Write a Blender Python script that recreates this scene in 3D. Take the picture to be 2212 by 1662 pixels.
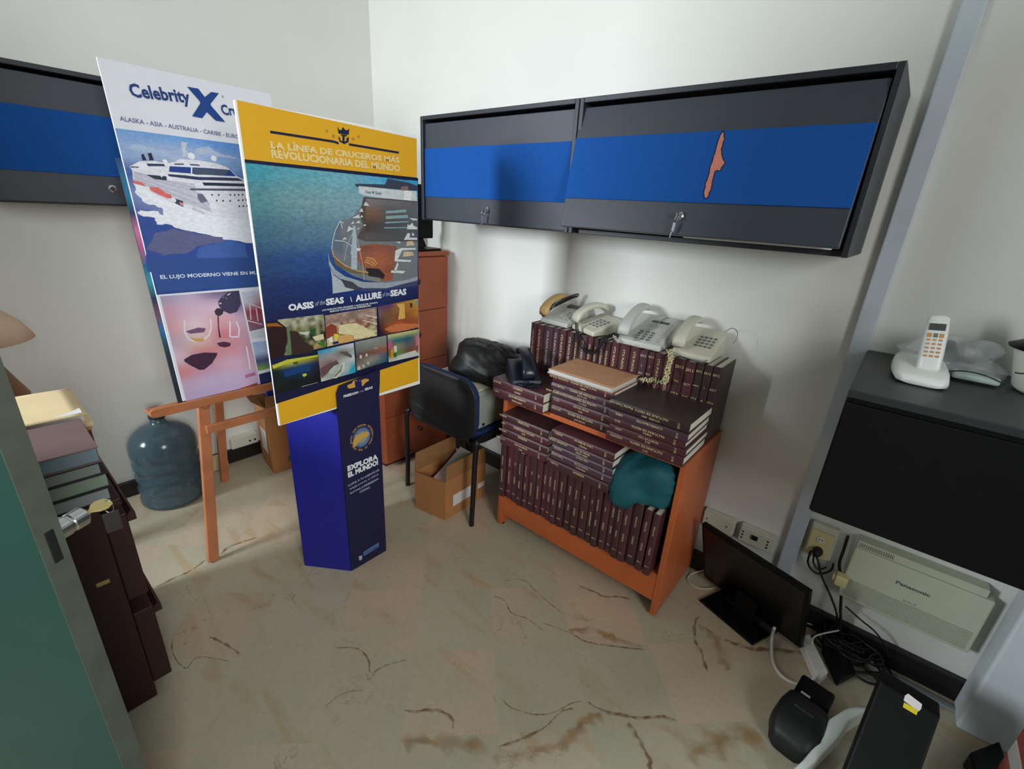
import bpy, math, random
from mathutils import Vector, Matrix, Euler
from math import pi, sin, cos, radians
random.seed(7)
SC = bpy.context.scene
for o in list(bpy.data.objects): bpy.data.objects.remove(o)
COL = SC.collection

# ---------------------------------------------------------------- camera
YAW, PIT, ROL, FOC = -0.68273708, 0.36356942, -0.05891964, 993.951
CAMZ = 1.45
def cam_axes():
    cy, sy, cp, sp = cos(YAW), sin(YAW), cos(PIT), sin(PIT)
    fwd = Vector((sy*cp, cy*cp, -sp)); right = Vector((cy, -sy, 0)); down = fwd.cross(right)
    cr, sr = cos(ROL), sin(ROL)
    return cr*right + sr*down, -sr*right + cr*down, fwd
RX, DX, FX = cam_axes()
cam_data = bpy.data.cameras.new('camera'); cam = bpy.data.objects.new('camera', cam_data); COL.objects.link(cam)
cam_data.sensor_width = 36.0; cam_data.lens = FOC/2212*36.0; cam_data.clip_start = 0.02
m = Matrix.Identity(4)
for i in range(3):
    m[i][0] = RX[i]; m[i][1] = -DX[i]; m[i][2] = -FX[i]
m.translation = Vector((0, 0, CAMZ))
cam.matrix_world = m
SC.camera = cam
# measured places: where the sight line through a photograph point meets a plane of the room
CP = Vector((0, 0, CAMZ))
def ray(x, y): return RX*((x-1106)/FOC) + DX*((y-831)/FOC) + FX
def UP(x, y, p0, n):
    d = ray(x, y); return CP + d*((Vector(p0)-CP).dot(Vector(n))/d.dot(Vector(n)))
def UZ(x, y, z=0.0): return UP(x, y, (0, 0, z), (0, 0, 1))
def UY(x, y, Y): return UP(x, y, (0, Y, 0), (0, 1, 0))
def UX(x, y, X): return UP(x, y, (X, 0, 0), (1, 0, 0))

# ---------------------------------------------------------------- light
SC.view_settings.view_transform = 'Standard'
SC.view_settings.look = 'None'
SC.view_settings.gamma = 1.0
SC.view_settings.use_curve_mapping = False
SC.view_settings.exposure = 1.0
w = bpy.data.worlds.new('daylight'); SC.world = w; w.use_nodes = True
bg = w.node_tree.nodes['Background']; bg.inputs[0].default_value = (0.80, 0.90, 1.0, 1); bg.inputs[1].default_value = 0.27
def area(name, loc, target, sx, sy, power, col):
    l = bpy.data.lights.new(name, 'AREA'); l.shape = 'RECTANGLE'; l.size = sx; l.size_y = sy; l.energy = power; l.color = col
    o = bpy.data.objects.new(name, l); COL.objects.link(o); o.location = loc
    o.rotation_euler = (Vector(target)-Vector(loc)).to_track_quat('-Z', 'Y').to_euler()
    return o
area('window_daylight', (-2.40, -2.2, 1.85), (-0.75, 1.85, 1.35), 0.8, 0.9, 31, (0.87, 0.94, 1.0)).data.spread = radians(110)
area('right_fill_light', (1.9, -0.42, 1.95), (-2.0, 0.95, 1.15), 0.9, 1.3, 9.0, (0.97, 0.98, 0.98)).data.spread = radians(80)  # unseen fill from the right, added to brighten the boards and left wall

# ---------------------------------------------------------------- materials
def lin(c):
    r = []
    for v in c[:3]:
        v = v/255.0
        r.append(v/12.92 if v <= 0.04045 else ((v+0.055)/1.055)**2.4)
    return tuple(r) + (1.0,)
MATS = {}
def mat(name, rgb, rough=0.5, metal=0.0, var=0.0, scale=20.0, bump=0.0, bscale=200.0, spec=0.5, trans=0.0, alpha=1.0, coat=0.0, ior=1.45):
    if name in MATS: return MATS[name]
    m = bpy.data.materials.new(name); m.use_nodes = True; nt = m.node_tree; b = nt.nodes['Principled BSDF']
    b.inputs['Base Color'].default_value = lin(rgb); b.inputs['Roughness'].default_value = rough
    b.inputs['Metallic'].default_value = metal; b.inputs['Specular IOR Level'].default_value = spec
    b.inputs['Transmission Weight'].default_value = trans; b.inputs['Alpha'].default_value = alpha
    b.inputs['Coat Weight'].default_value = coat; b.inputs['IOR'].default_value = ior
    tc = nt.nodes.new('ShaderNodeTexCoord')
    n = nt.nodes.new('ShaderNodeTexNoise'); n.inputs['Scale'].default_value = scale; n.inputs['Detail'].default_value = 4
    nt.links.new(tc.outputs['Object'], n.inputs['Vector'])
    mx = nt.nodes.new('ShaderNodeMixRGB'); mx.blend_type = 'MULTIPLY'; mx.inputs[0].default_value = 1.0
    mx.inputs[1].default_value = lin(rgb)
    cr = nt.nodes.new('ShaderNodeMapRange'); cr.inputs[1].default_value = 0.3; cr.inputs[2].default_value = 0.7
    cr.inputs[3].default_value = 1.0-max(var, 0.02); cr.inputs[4].default_value = 1.0+max(var, 0.02)
    nt.links.new(n.outputs['Fac'], cr.inputs[0]); nt.links.new(cr.outputs[0], mx.inputs[2])
    nt.links.new(mx.outputs[0], b.inputs['Base Color'])
    if bump:
        n2 = nt.nodes.new('ShaderNodeTexNoise'); n2.inputs['Scale'].default_value = bscale; n2.inputs['Detail'].default_value = 3
        nt.links.new(tc.outputs['Object'], n2.inputs['Vector'])
        bp = nt.nodes.new('ShaderNodeBump'); bp.inputs['Strength'].default_value = bump; bp.inputs['Distance'].default_value = 0.002
        nt.links.new(n2.outputs['Fac'], bp.inputs['Height']); nt.links.new(bp.outputs[0], b.inputs['Normal'])
    MATS[name] = m
    return m
def print_mat():
    m = bpy.data.materials.new('glossy_print'); m.use_nodes = True; nt = m.node_tree; b = nt.nodes['Principled BSDF']
    a = nt.nodes.new('ShaderNodeAttribute'); a.attribute_name = 'Col'
    nt.links.new(a.outputs['Color'], b.inputs['Base Color']); b.inputs['Roughness'].default_value = 0.38
    b.inputs['Specular IOR Level'].default_value = 0.35
    return m
PRINT = print_mat()
def photo_mat(nm, k):
    m = PRINT.copy(); m.name = nm; nt = m.node_tree; b = nt.nodes['Principled BSDF']; a = [n for n in nt.nodes if n.type == 'ATTRIBUTE'][0]
    tc = nt.nodes.new('ShaderNodeTexCoord'); mp = nt.nodes.new('ShaderNodeMapping'); mp.inputs['Scale'].default_value = (1, 1, 2.6)
    nt.links.new(tc.outputs['Object'], mp.inputs[0])
    prev = a.outputs['Color']
    for sc, amt in ((55, 0.10*k), (220, 0.11*k)):
        n = nt.nodes.new('ShaderNodeTexNoise'); n.inputs['Scale'].default_value = sc; n.inputs['Detail'].default_value = 5; nt.links.new(mp.outputs[0], n.inputs['Vector'])
        r = nt.nodes.new('ShaderNodeMapRange'); r.inputs[1].default_value = 0.3; r.inputs[2].default_value = 0.7; r.inputs[3].default_value = 1-amt; r.inputs[4].default_value = 1+amt
        nt.links.new(n.outputs['Fac'], r.inputs[0])
        x = nt.nodes.new('ShaderNodeMixRGB'); x.blend_type = 'MULTIPLY'; x.inputs[0].default_value = 1; nt.links.new(prev, x.inputs[1]); nt.links.new(r.outputs[0], x.inputs[2]); prev = x.outputs[0]
    nt.links.new(prev, b.inputs['Base Color']); return m
PHOTO = photo_mat('photo_print', 1.0); SEAPR = photo_mat('sea_print', 2.0)

# ---------------------------------------------------------------- mesh building
class MB:
    def __init__(s): s.v = []; s.f = []; s.mi = []; s.c = []
    def add(s, vs, fs, mi=0, M=None, cols=None):
        k = len(s.v)
        for p in vs:
            p = Vector(p); s.v.append(M @ p if M is not None else p)
        for i, f in enumerate(fs):
            s.f.append([k+j for j in f]); s.mi.append(mi); s.c.append(cols[i] if cols else None)
        return s
    def box(s, a, b, mi=0, M=None):
        x0, y0, z0 = a; x1, y1, z1 = b
        vs = [(x0,y0,z0),(x1,y0,z0),(x1,y1,z0),(x0,y1,z0),(x0,y0,z1),(x1,y0,z1),(x1,y1,z1),(x0,y1,z1)]
        return s.add(vs, [(0,3,2,1),(4,5,6,7),(0,1,5,4),(1,2,6,5),(2,3,7,6),(3,0,4,7)], mi, M)
    def hexa(s, vs, mi=0, M=None):
        return s.add(vs, [(0,3,2,1),(4,5,6,7),(0,1,5,4),(1,2,6,5),(2,3,7,6),(3,0,4,7)], mi, M)
    def prism(s, pts, z0, z1, mi=0, M=None):
        n = len(pts)
        vs = [(p[0], p[1], z0) for p in pts] + [(p[0], p[1], z1) for p in pts]
        fs = [tuple(range(n-1, -1, -1)), tuple(range(n, 2*n))] + [(i, (i+1) % n, n+(i+1) % n, n+i) for i in range(n)]
        return s.add(vs, fs, mi, M)
    def tube(s, pts, r, n=8, mi=0, M=None, closed=False):
        P = [Vector(p) for p in pts]; k = len(P); vs = []; fs = []
        up = None
        for i, p in enumerate(P):
            t = (P[(i+1) % k if closed else min(i+1, k-1)] - P[(i-1) % k if closed else max(i-1, 0)])
            if t.length < 1e-9: t = Vector((0, 0, 1))
            t.normalize()
            if up is None:
                up = Vector((0, 0, 1)) if abs(t.z) < 0.9 else Vector((1, 0, 0))
            up = (up - t*up.dot(t))
            if up.length < 1e-6: up = t.orthogonal()
            up.normalize(); sd = t.cross(up)
            rr = r[i] if isinstance(r, (list, tuple)) else r
            for j in range(n):
                a = 2*pi*j/n; vs.append(p + up*cos(a)*rr + sd*sin(a)*rr)
        for i in range(k if closed else k-1):
            i2 = (i+1) % k
            for j in range(n):
                j2 = (j+1) % n; fs.append((i*n+j, i2*n+j, i2*n+j2, i*n+j2))
        if not closed: fs.append(tuple(range(n))); fs.append(tuple(range(k*n-1, (k-1)*n-1, -1)))
        return s.add(vs, fs, mi, M)
    def lathe(s, prof, n=32, mi=0, M=None, cap=True):
        vs = []; fs = []; k = len(prof)
        for (r, z) in prof:
            for j in range(n):
                a = 2*pi*j/n; vs.append((r*cos(a), r*sin(a), z))
        for i in range(k-1):
            for j in range(n):
                j2 = (j+1) % n; fs.append((i*n+j, i*n+j2, (i+1)*n+j2, (i+1)*n+j))
        if cap: fs.append(tuple(range(n-1, -1, -1))); fs.append(tuple(range((k-1)*n, k*n)))
        return s.add(vs, fs, mi, M)
    def grid(s, nx, ny, fn, mi=0, M=None):
        vs = [fn(i/nx, j/ny) for j in range(ny+1) for i in range(nx+1)]
        fs = [(j*(nx+1)+i, j*(nx+1)+i+1, (j+1)*(nx+1)+i+1, (j+1)*(nx+1)+i) for j in range(ny) for i in range(nx)]
        return s.add(vs, fs, mi, M)
    def build(s, name, mats, parent=None, bevel=0.0, smooth=False, world=False, seg=2, sub=0, loc=None, solid=0.0):
        me = bpy.data.meshes.new(name)
        vs = s.v
        if world and parent is not None:
            inv = root_matrix(parent).inverted(); vs = [inv @ p for p in vs]
        me.from_pydata([tuple(p) for p in vs], [], s.f)
        if not isinstance(mats, (list, tuple)): mats = [mats]
        for mm in mats: me.materials.append(mm)
        me.polygons.foreach_set('material_index', s.mi)
        if any(c is not None for c in s.c):
            at = me.color_attributes.new('Col', 'FLOAT_COLOR', 'CORNER')
            li = 0
            for fi, f in enumerate(s.f):
                c = s.c[fi]
                for q in range(len(f)):
                    if c is None: cc = (1, 1, 1, 1)
                    elif isinstance(c, list): cc = c[q]
                    else: cc = c
                    at.data[li].color = cc; li += 1
        if smooth: me.polygons.foreach_set('use_smooth', [True]*len(me.polygons))
        me.update()
        o = bpy.data.objects.new(name, me); COL.objects.link(o)
        if parent is not None: o.parent = parent
        if loc: o.location = loc
        if solid:
            md = o.modifiers.new('solid', 'SOLIDIFY'); md.thickness = solid
        if bevel:
            md = o.modifiers.new('bevel', 'BEVEL'); md.width = bevel; md.segments = seg; md.limit_method = 'ANGLE'; md.angle_limit = radians(35)
            md.harden_normals = False
        if sub:
            md = o.modifiers.new('sub', 'SUBSURF'); md.levels = sub; md.render_levels = sub
        return o
def root_matrix(o):
    M = Matrix.LocRotScale(o.location, o.rotation_euler, o.scale)
    return root_matrix(o.parent) @ M if o.parent else M
def thing(name, label, cat, loc=(0, 0, 0), rot=(0, 0, 0), group=None):
    o = bpy.data.objects.new(name, None); COL.objects.link(o); o.empty_display_size = 0.05
    o.location = loc; o.rotation_euler = rot; o['label'] = label; o['category'] = cat
    if group: o['group'] = group
    return o
def tag(o, label, cat, group=None):
    o['label'] = label; o['category'] = cat
    if group: o['group'] = group
    return o
def struct(o): o['kind'] = 'structure'; return o
def part_label(o, l): o['label'] = l; return o
_TX = {}
def text_geo(txt, shear=0.0, bold=0.0, space=1.0):
    key = (txt, shear, bold, space)
    if key in _TX: return _TX[key]
    cu = bpy.data.curves.new('t', 'FONT'); cu.body = txt; cu.size = 1.0; cu.align_x = 'CENTER'; cu.align_y = 'CENTER'
    cu.resolution_u = 2; cu.shear = shear; cu.offset = bold; cu.space_character = space
    o = bpy.data.objects.new('t', cu); COL.objects.link(o)
    dg = bpy.context.evaluated_depsgraph_get(); me = o.evaluated_get(dg).to_mesh()
    vs = [v.co.copy() for v in me.vertices]; fs = [tuple(p.vertices) for p in me.polygons]
    o.evaluated_get(dg).to_mesh_clear()
    bpy.data.objects.remove(o); bpy.data.curves.remove(cu)
    xs = [v.x for v in vs] or [0]; ys = [v.y for v in vs] or [0]
    cx = (min(xs)+max(xs))/2; cy = (min(ys)+max(ys))/2
    vs = [Vector((v.x-cx, v.y-cy, 0)) for v in vs]
    _TX[key] = (vs, fs, max(xs)-min(xs), max(ys)-min(ys))
    return _TX[key]
def text_on(mb, txt, c, ux, uy, width=None, height=None, mi=0, col=None, shear=0.0, bold=0.0, space=1.0):
    """centre c, unit right ux, unit up uy, fitted to width/height (metres)"""
    if not txt: return
    vs, fs, w, h = text_geo(txt, shear, bold, space)
    sx = (width/w) if width else height/h
    sy = (height/h) if height else sx
    c = Vector(c); ux = Vector(ux); uy = Vector(uy)
    mb.add([c+ux*(v.x*sx)+uy*(v.y*sy) for v in vs], fs, mi, None, [col]*len(fs) if col else None)
def copy_tree(o, parent=None):
    c = o.copy(); COL.objects.link(c)
    if parent is not None: c.parent = parent
    for ch in list(o.children): copy_tree(ch, c)
    return c
def arc(c, r, a0, a1, n, z=0):
    return [(c[0]+r*cos(a0+(a1-a0)*i/n), c[1]+r*sin(a0+(a1-a0)*i/n)) for i in range(n+1)]
def rrect(x0, y0, x1, y1, r, n=5):
    p = []
    for cx, cy, a in ((x1-r, y0+r, -pi/2), (x1-r, y1-r, 0), (x0+r, y1-r, pi/2), (x0+r, y0+r, pi)):
        p += arc((cx, cy), r, a, a+pi/2, n)
    return p
def spline(pts, n=6):
    P = [Vector(p) for p in pts]; out = []
    for i in range(len(P)-1):
        p0 = P[max(i-1, 0)]; p1 = P[i]; p2 = P[i+1]; p3 = P[min(i+2, len(P)-1)]
        for k in range(n):
            t = k/n
            out.append(0.5*((2*p1)+(-p0+p2)*t+(2*p0-5*p1+4*p2-p3)*t*t+(-p0+3*p1-3*p2+p3)*t*t*t))
    out.append(P[-1]); return out
def coil(path, r, pitch, n=10):
    """helix points following a path"""
    P = [Vector(p) for p in path]
    out = []; ang = 0.0; up = None
    for i in range(len(P)-1):
        a, b = P[i], P[i+1]; t = (b-a); L = t.length
        if L < 1e-9: continue
        t.normalize()
        if up is None: up = Vector((0, 0, 1)) if abs(t.z) < .9 else Vector((1, 0, 0))
        up = up - t*up.dot(t)
        if up.length < 1e-6: up = t.orthogonal()
        up.normalize(); sd = t.cross(up)
        k = max(1, int(L/pitch*n))
        for j in range(k):
            ang += 2*pi*(L/pitch)/k
            out.append(a+t*(L*j/k)+(up*cos(ang)+sd*sin(ang))*r)
    return out
def cable(name, pts, r, m, label, cat='cable', group=None, n=6, sm=6):
    mb = MB(); P = spline(pts, sm); mb.tube(P, r, n)
    base = P[0]; t = thing_mesh(mb, name, m, base, True)
    tag(t, label, cat, group); return t
def thing_mesh(mb, name, m, base, smooth=False, bevel=0.0, sub=0):
    base = Vector(base); mb.v = [p-base for p in mb.v]
    return mb.build(name, m, None, bevel=bevel, smooth=smooth, loc=tuple(base), sub=sub)
# ---------------------------------------------------------------- room
XA, YB = -2.68, 1.84
WHITE = mat('wall_paint', (226, 227, 221), 0.75, var=0.015, scale=3, bump=0.08, bscale=60)
BLACKTRIM = mat('baseboard_black', (26, 22, 24), 0.4)
def floor_mat():
    m = bpy.data.materials.new('marble_tiles'); m.use_nodes = True; nt = m.node_tree; b = nt.nodes['Principled BSDF']
    N = nt.nodes.new; L = nt.links.new
    def mth(op, a, c=None, d=None):
        n = N('ShaderNodeMath'); n.operation = op
        for i, v in enumerate((a, c, d)):
            if v is None: continue
            if isinstance(v, (int, float)): n.inputs[i].default_value = v
            else: L(v, n.inputs[i])
        return n.outputs[0]
    tc = N('ShaderNodeTexCoord'); sx = N('ShaderNodeSeparateXYZ'); L(tc.outputs['Object'], sx.inputs[0])
    X, Y = sx.outputs[0], sx.outputs[1]
    u = mth('DIVIDE', mth('SUBTRACT', mth('ADD', X, Y), 0.95), 0.395)
    v = mth('DIVIDE', mth('SUBTRACT', mth('SUBTRACT', Y, X), 1.27), 0.395)
    fu, fv = mth('FLOOR', u), mth('FLOOR', v)
    cb = N('ShaderNodeCombineXYZ'); L(fu, cb.inputs[0]); L(fv, cb.inputs[1])
    wn = N('ShaderNodeTexWhiteNoise'); wn.noise_dimensions = '3D'; L(cb.outputs[0], wn.inputs['Vector'])
    sc = N('ShaderNodeVectorMath'); sc.operation = 'SCALE'; sc.inputs['Scale'].default_value = 7.0; L(wn.outputs['Color'], sc.inputs[0])
    ad = N('ShaderNodeVectorMath'); ad.operation = 'ADD'; L(tc.outputs['Object'], ad.inputs[0]); L(sc.outputs[0], ad.inputs[1])
    def noise(scale, detail=5, dist=0.0, src=ad.outputs[0], rough=0.5):
        n = N('ShaderNodeTexNoise'); n.inputs['Scale'].default_value = scale; n.inputs['Detail'].default_value = detail
        n.inputs['Distortion'].default_value = dist; n.inputs['Roughness'].default_value = rough; L(src, n.inputs['Vector']); return n.outputs['Fac']
    def ramp(x, a, c, lo=0.0, hi=1.0):
        r = N('ShaderNodeMapRange'); r.interpolation_type = 'SMOOTHSTEP'
        for i, q in zip((1, 2, 3, 4), (a, c, lo, hi)): r.inputs[i].default_value = q
        L(x, r.inputs[0]); return r.outputs[0]
    def mixc(f, a, c):
        n = N('ShaderNodeMixRGB'); 
        if isinstance(f, (int, float)): n.inputs[0].default_value = f
        else: L(f, n.inputs[0])
        for i, q in ((1, a), (2, c)):
            if isinstance(q, tuple): n.inputs[i].default_value = q
            else: L(q, n.inputs[i])
        return n.outputs[0]
    base = mixc(ramp(wn.outputs['Value'], 0.25, 0.8), lin((192, 184, 160)), lin((206, 182, 156)))
    base = mixc(mth('MULTIPLY', ramp(noise(2.6, 4), 0.35, 0.68), 0.6), base, lin((180, 176, 152)))
    # stretched golden clouds
    mp = N('ShaderNodeMapping'); mp.inputs['Rotation'].default_value = (0, 0, 0.5); mp.inputs['Scale'].default_value = (1, 4.0, 1)
    L(ad.outputs[0], mp.inputs[0])
    gold = ramp(noise(2.2, 7, 0.8, mp.outputs[0]), 0.56, 0.68)
    base = mixc(mth('MULTIPLY', gold, 0.5), base, lin((184, 152, 108)))
    ridge = mth('ABSOLUTE', mth('SUBTRACT', noise(2.0, 6, 0.6, ad.outputs[0], 0.6), 0.5))
    vein = mth('MULTIPLY', ramp(ridge, 0.0, 0.007, 1.0, 0.0), ramp(noise(3.1, 2), 0.52, 0.64))
    base = mixc(mth('MULTIPLY', vein, 0.45), base, lin((140, 104, 76)))
    base = mixc(mth('MULTIPLY', ramp(noise(60, 3, 0, tc.outputs['Object']), 0.35, 0.7), 0.10), base, lin((110, 104, 84)))
    def joint(q):
        f = mth('ABSOLUTE', mth('SUBTRACT', mth('FRACT', q), 0.5)); return ramp(f, 0.4955, 0.4985)
    jn = mth('MULTIPLY', mth('MAXIMUM', joint(u), joint(v)), 0.35)
    base = mixc(jn, base, lin((196, 180, 150)))
    L(base, b.inputs['Base Color']); b.inputs['Roughness'].default_value = 0.32
    L(ramp(noise(9, 4, 0, tc.outputs['Object']), 0.3, 0.7, 0.26, 0.46), b.inputs['Roughness'])
    return m
FLOOR = floor_mat()
fl = struct(MB().box((XA-0.1, -3.2, -0.06), (2.6, YB+0.1, 0)).build('floor', FLOOR))
struct(MB().box((XA-0.1, -3.2, 0), (XA, YB+0.1, 2.95)).build('wall_left', WHITE))
struct(MB().box((XA, YB, 0), (2.6, YB+0.1, 2.95)).build('wall_back', WHITE))
struct(MB().box((XA-0.1, -3.3, 0), (2.7, -3.2, 2.95)).build('wall_front', WHITE))
struct(MB().box((2.6, -3.2, 0), (2.7, YB+0.1, 2.95)).build('wall_right', WHITE))
struct(MB().box((XA-0.1, -3.2, 2.95), (2.6, YB+0.1, 3.05)).build('ceiling', WHITE))
struct(MB().box((XA+0.0005, -3.2, 0.0005), (XA+0.02, YB-0.001, 0.082)).build('baseboard_left', BLACKTRIM, bevel=0.003))
struct(MB().box((XA+0.021, YB-0.03, 0.0005), (2.6, YB-0.0005, 0.085)).build('baseboard_back', BLACKTRIM, bevel=0.003))
# vertical cable duct on the back wall
DUCT = mat('duct_plastic', (196, 206, 216), 0.5)
struct(MB().box((-0.082, YB-0.024, 0.086), (-0.03, YB-0.0005, 2.949)).build('trim_1', DUCT, bevel=0.004))
# white pier at the right
struct(MB().box((0.50, 1.70, 0.0005), (0.66, YB-0.031, 2.949)).build('trim_2', mat('pier_white', (205, 215, 220), 0.6), bevel=0.008))
# brown veins of the stone, inlaid in the tile
def vein_mat(name, rgb, scale, k):
    m = mat(name, rgb, 0.35, var=0.3, scale=30); nt = m.node_tree; b = nt.nodes['Principled BSDF']
    a = nt.nodes.new('ShaderNodeAttribute'); a.attribute_name = 'Col'
    tc = nt.nodes.new('ShaderNodeTexCoord'); n = nt.nodes.new('ShaderNodeTexNoise'); n.inputs['Scale'].default_value = scale; n.inputs['Detail'].default_value = 6
    nt.links.new(tc.outputs['Object'], n.inputs['Vector'])
    r = nt.nodes.new('ShaderNodeMapRange'); r.inputs[1].default_value = 0.35; r.inputs[2].default_value = 0.62; r.inputs[3].default_value = 0.15; r.inputs[4].default_value = 1.0
    nt.links.new(n.outputs['Fac'], r.inputs[0])
    p = nt.nodes.new('ShaderNodeMath'); p.operation = 'MULTIPLY'; nt.links.new(a.outputs['Fac'], p.inputs[0]); nt.links.new(r.outputs[0], p.inputs[1])
    q = nt.nodes.new('ShaderNodeMath'); q.operation = 'MULTIPLY'; q.inputs[1].default_value = k; nt.links.new(p.outputs[0], q.inputs[0]); nt.links.new(q.outputs[0], b.inputs['Alpha'])
    return m
VEIN = vein_mat('stone_vein', (142, 100, 70), 40, 0.75)
VEIN2 = vein_mat('stone_cloud', (182, 146, 98), 14, 0.7)
def vein(px, wid, m=VEIN, h=0.0004):
    P = spline([UZ(x, y) for x, y in px], 5); mb = MB(); n = len(P); vs = []
    for i, p in enumerate(P):
        t = (P[min(i+1, n-1)]-P[max(i-1, 0)]).normalized(); s = Vector((-t.y, t.x, 0))
        ww = wid*(0.25+random.random()*0.9)*math.sin(pi*min(max((i+0.6)/(n+0.2), 0.02), 0.98))**0.5
        ww2 = wid*(0.1+random.random()*0.5)
        vs += [p+s*ww+Vector((0, 0, h)), p+Vector((0, 0, h)), p-s*ww2*2.2+Vector((0, 0, h))]
    o_, w_ = (0, 0, 0, 1), (1, 1, 1, 1); fs = []; cs = []
    for i in range(n-1):
        e0, e1 = ((w_, w_) if 0 < i < n-2 else ((o_, w_) if i == 0 else (w_, o_)))
        h0 = (.85, .85, .85, 1) if m is VEIN else o_
        fs += [(3*i, 3*i+1, 3*i+4, 3*i+3), (3*i+1, 3*i+2, 3*i+5, 3*i+4)]
        cs += [[h0 if 0 < i else o_, e0, e1, h0 if i < n-2 else o_], [e0, o_, o_, e1]]
    mb.add(vs, fs, 0, None, cs)
    mb.build('stone_vein', m, fl)
vein([(1270, 1517), (1290, 1530), (1340, 1547), (1400, 1552), (1430, 1549), (1460, 1557)], 0.009)
vein([(1085, 1510), (1105, 1530), (1160, 1545), (1200, 1538), (1235, 1520), (1258, 1516)], 0.003)
vein([(1070, 1615), (1130, 1597), (1180, 1570), (1210, 1540), (1240, 1530)], 0.006)
vein([(1512, 1330), (1500, 1350), (1503, 1390), (1515, 1410), (1523, 1440), (1530, 1452)], 0.009)
vein([(1562, 1382), (1590, 1392), (1625, 1403), (1680, 1405), (1740, 1412)], 0.012)
vein([(1250, 1265), (1280, 1278), (1308, 1290), (1330, 1290), (1362, 1294)], 0.008)
vein([(1065, 1288), (1090, 1298), (1105, 1325), (1140, 1338), (1175, 1365)], 0.0035)
vein([(1085, 1256), (1130, 1254), (1165, 1285), (1220, 1330)], 0.0028)
vein([(1170, 1345), (1230, 1368), (1260, 1385), (1290, 1392), (1400, 1405)], 0.005)
vein([(1225, 1362), (1280, 1360), (1330, 1380), (1390, 1398)], 0.024, VEIN2, 0.0003)
vein([(872, 1535), (900, 1538), (945, 1535), (975, 1552), (980, 1575)], 0.007)
vein([(715, 1400), (770, 1402), (795, 1425), (800, 1455), (830, 1440), (880, 1425)], 0.004)
vein([(790, 1450), (797, 1468), (810, 1455)], 0.006)
vein([(450, 1375), (480, 1390), (520, 1413)], 0.006)
vein([(375, 1375), (372, 1410), (400, 1445), (430, 1420), (500, 1430)], 0.003)
vein([(335, 1270), (380, 1248), (410, 1235), (445, 1210)], 0.008)
vein([(475, 1200), (500, 1180), (560, 1160)], 0.009)
vein([(700, 1528), (740, 1500), (785, 1490)], 0.006, VEIN2)
vein([(1060, 1640), (1150, 1625), (1230, 1600), (1258, 1560), (1300, 1540)], 0.03, VEIN2, 0.0003)
vein([(1355, 1560), (1380, 1600), (1400, 1640), (1405, 1675)], 0.011)
vein([(860, 1600), (950, 1605), (1060, 1612)], 0.035, VEIN2, 0.0003)
vein([(1480, 1640), (1560, 1600), (1650, 1590)], 0.05, VEIN2, 0.00025)
vein([(1505, 1350), (1540, 1370), (1560, 1420), (1575, 1450)], 0.03, VEIN2, 0.0003)
dp = UZ(930, 1377)
tag(thing_mesh(MB().lathe([(0.0055, 0), (0.006, 0.001), (0.0045, 0.0025)], 14), 'bottle_cap', mat('dark_dot', (48, 42, 50), 0.6), (dp.x, dp.y, 0.0006)), 'small dark round cap lying alone on the bare stone floor', 'cap')

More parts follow.
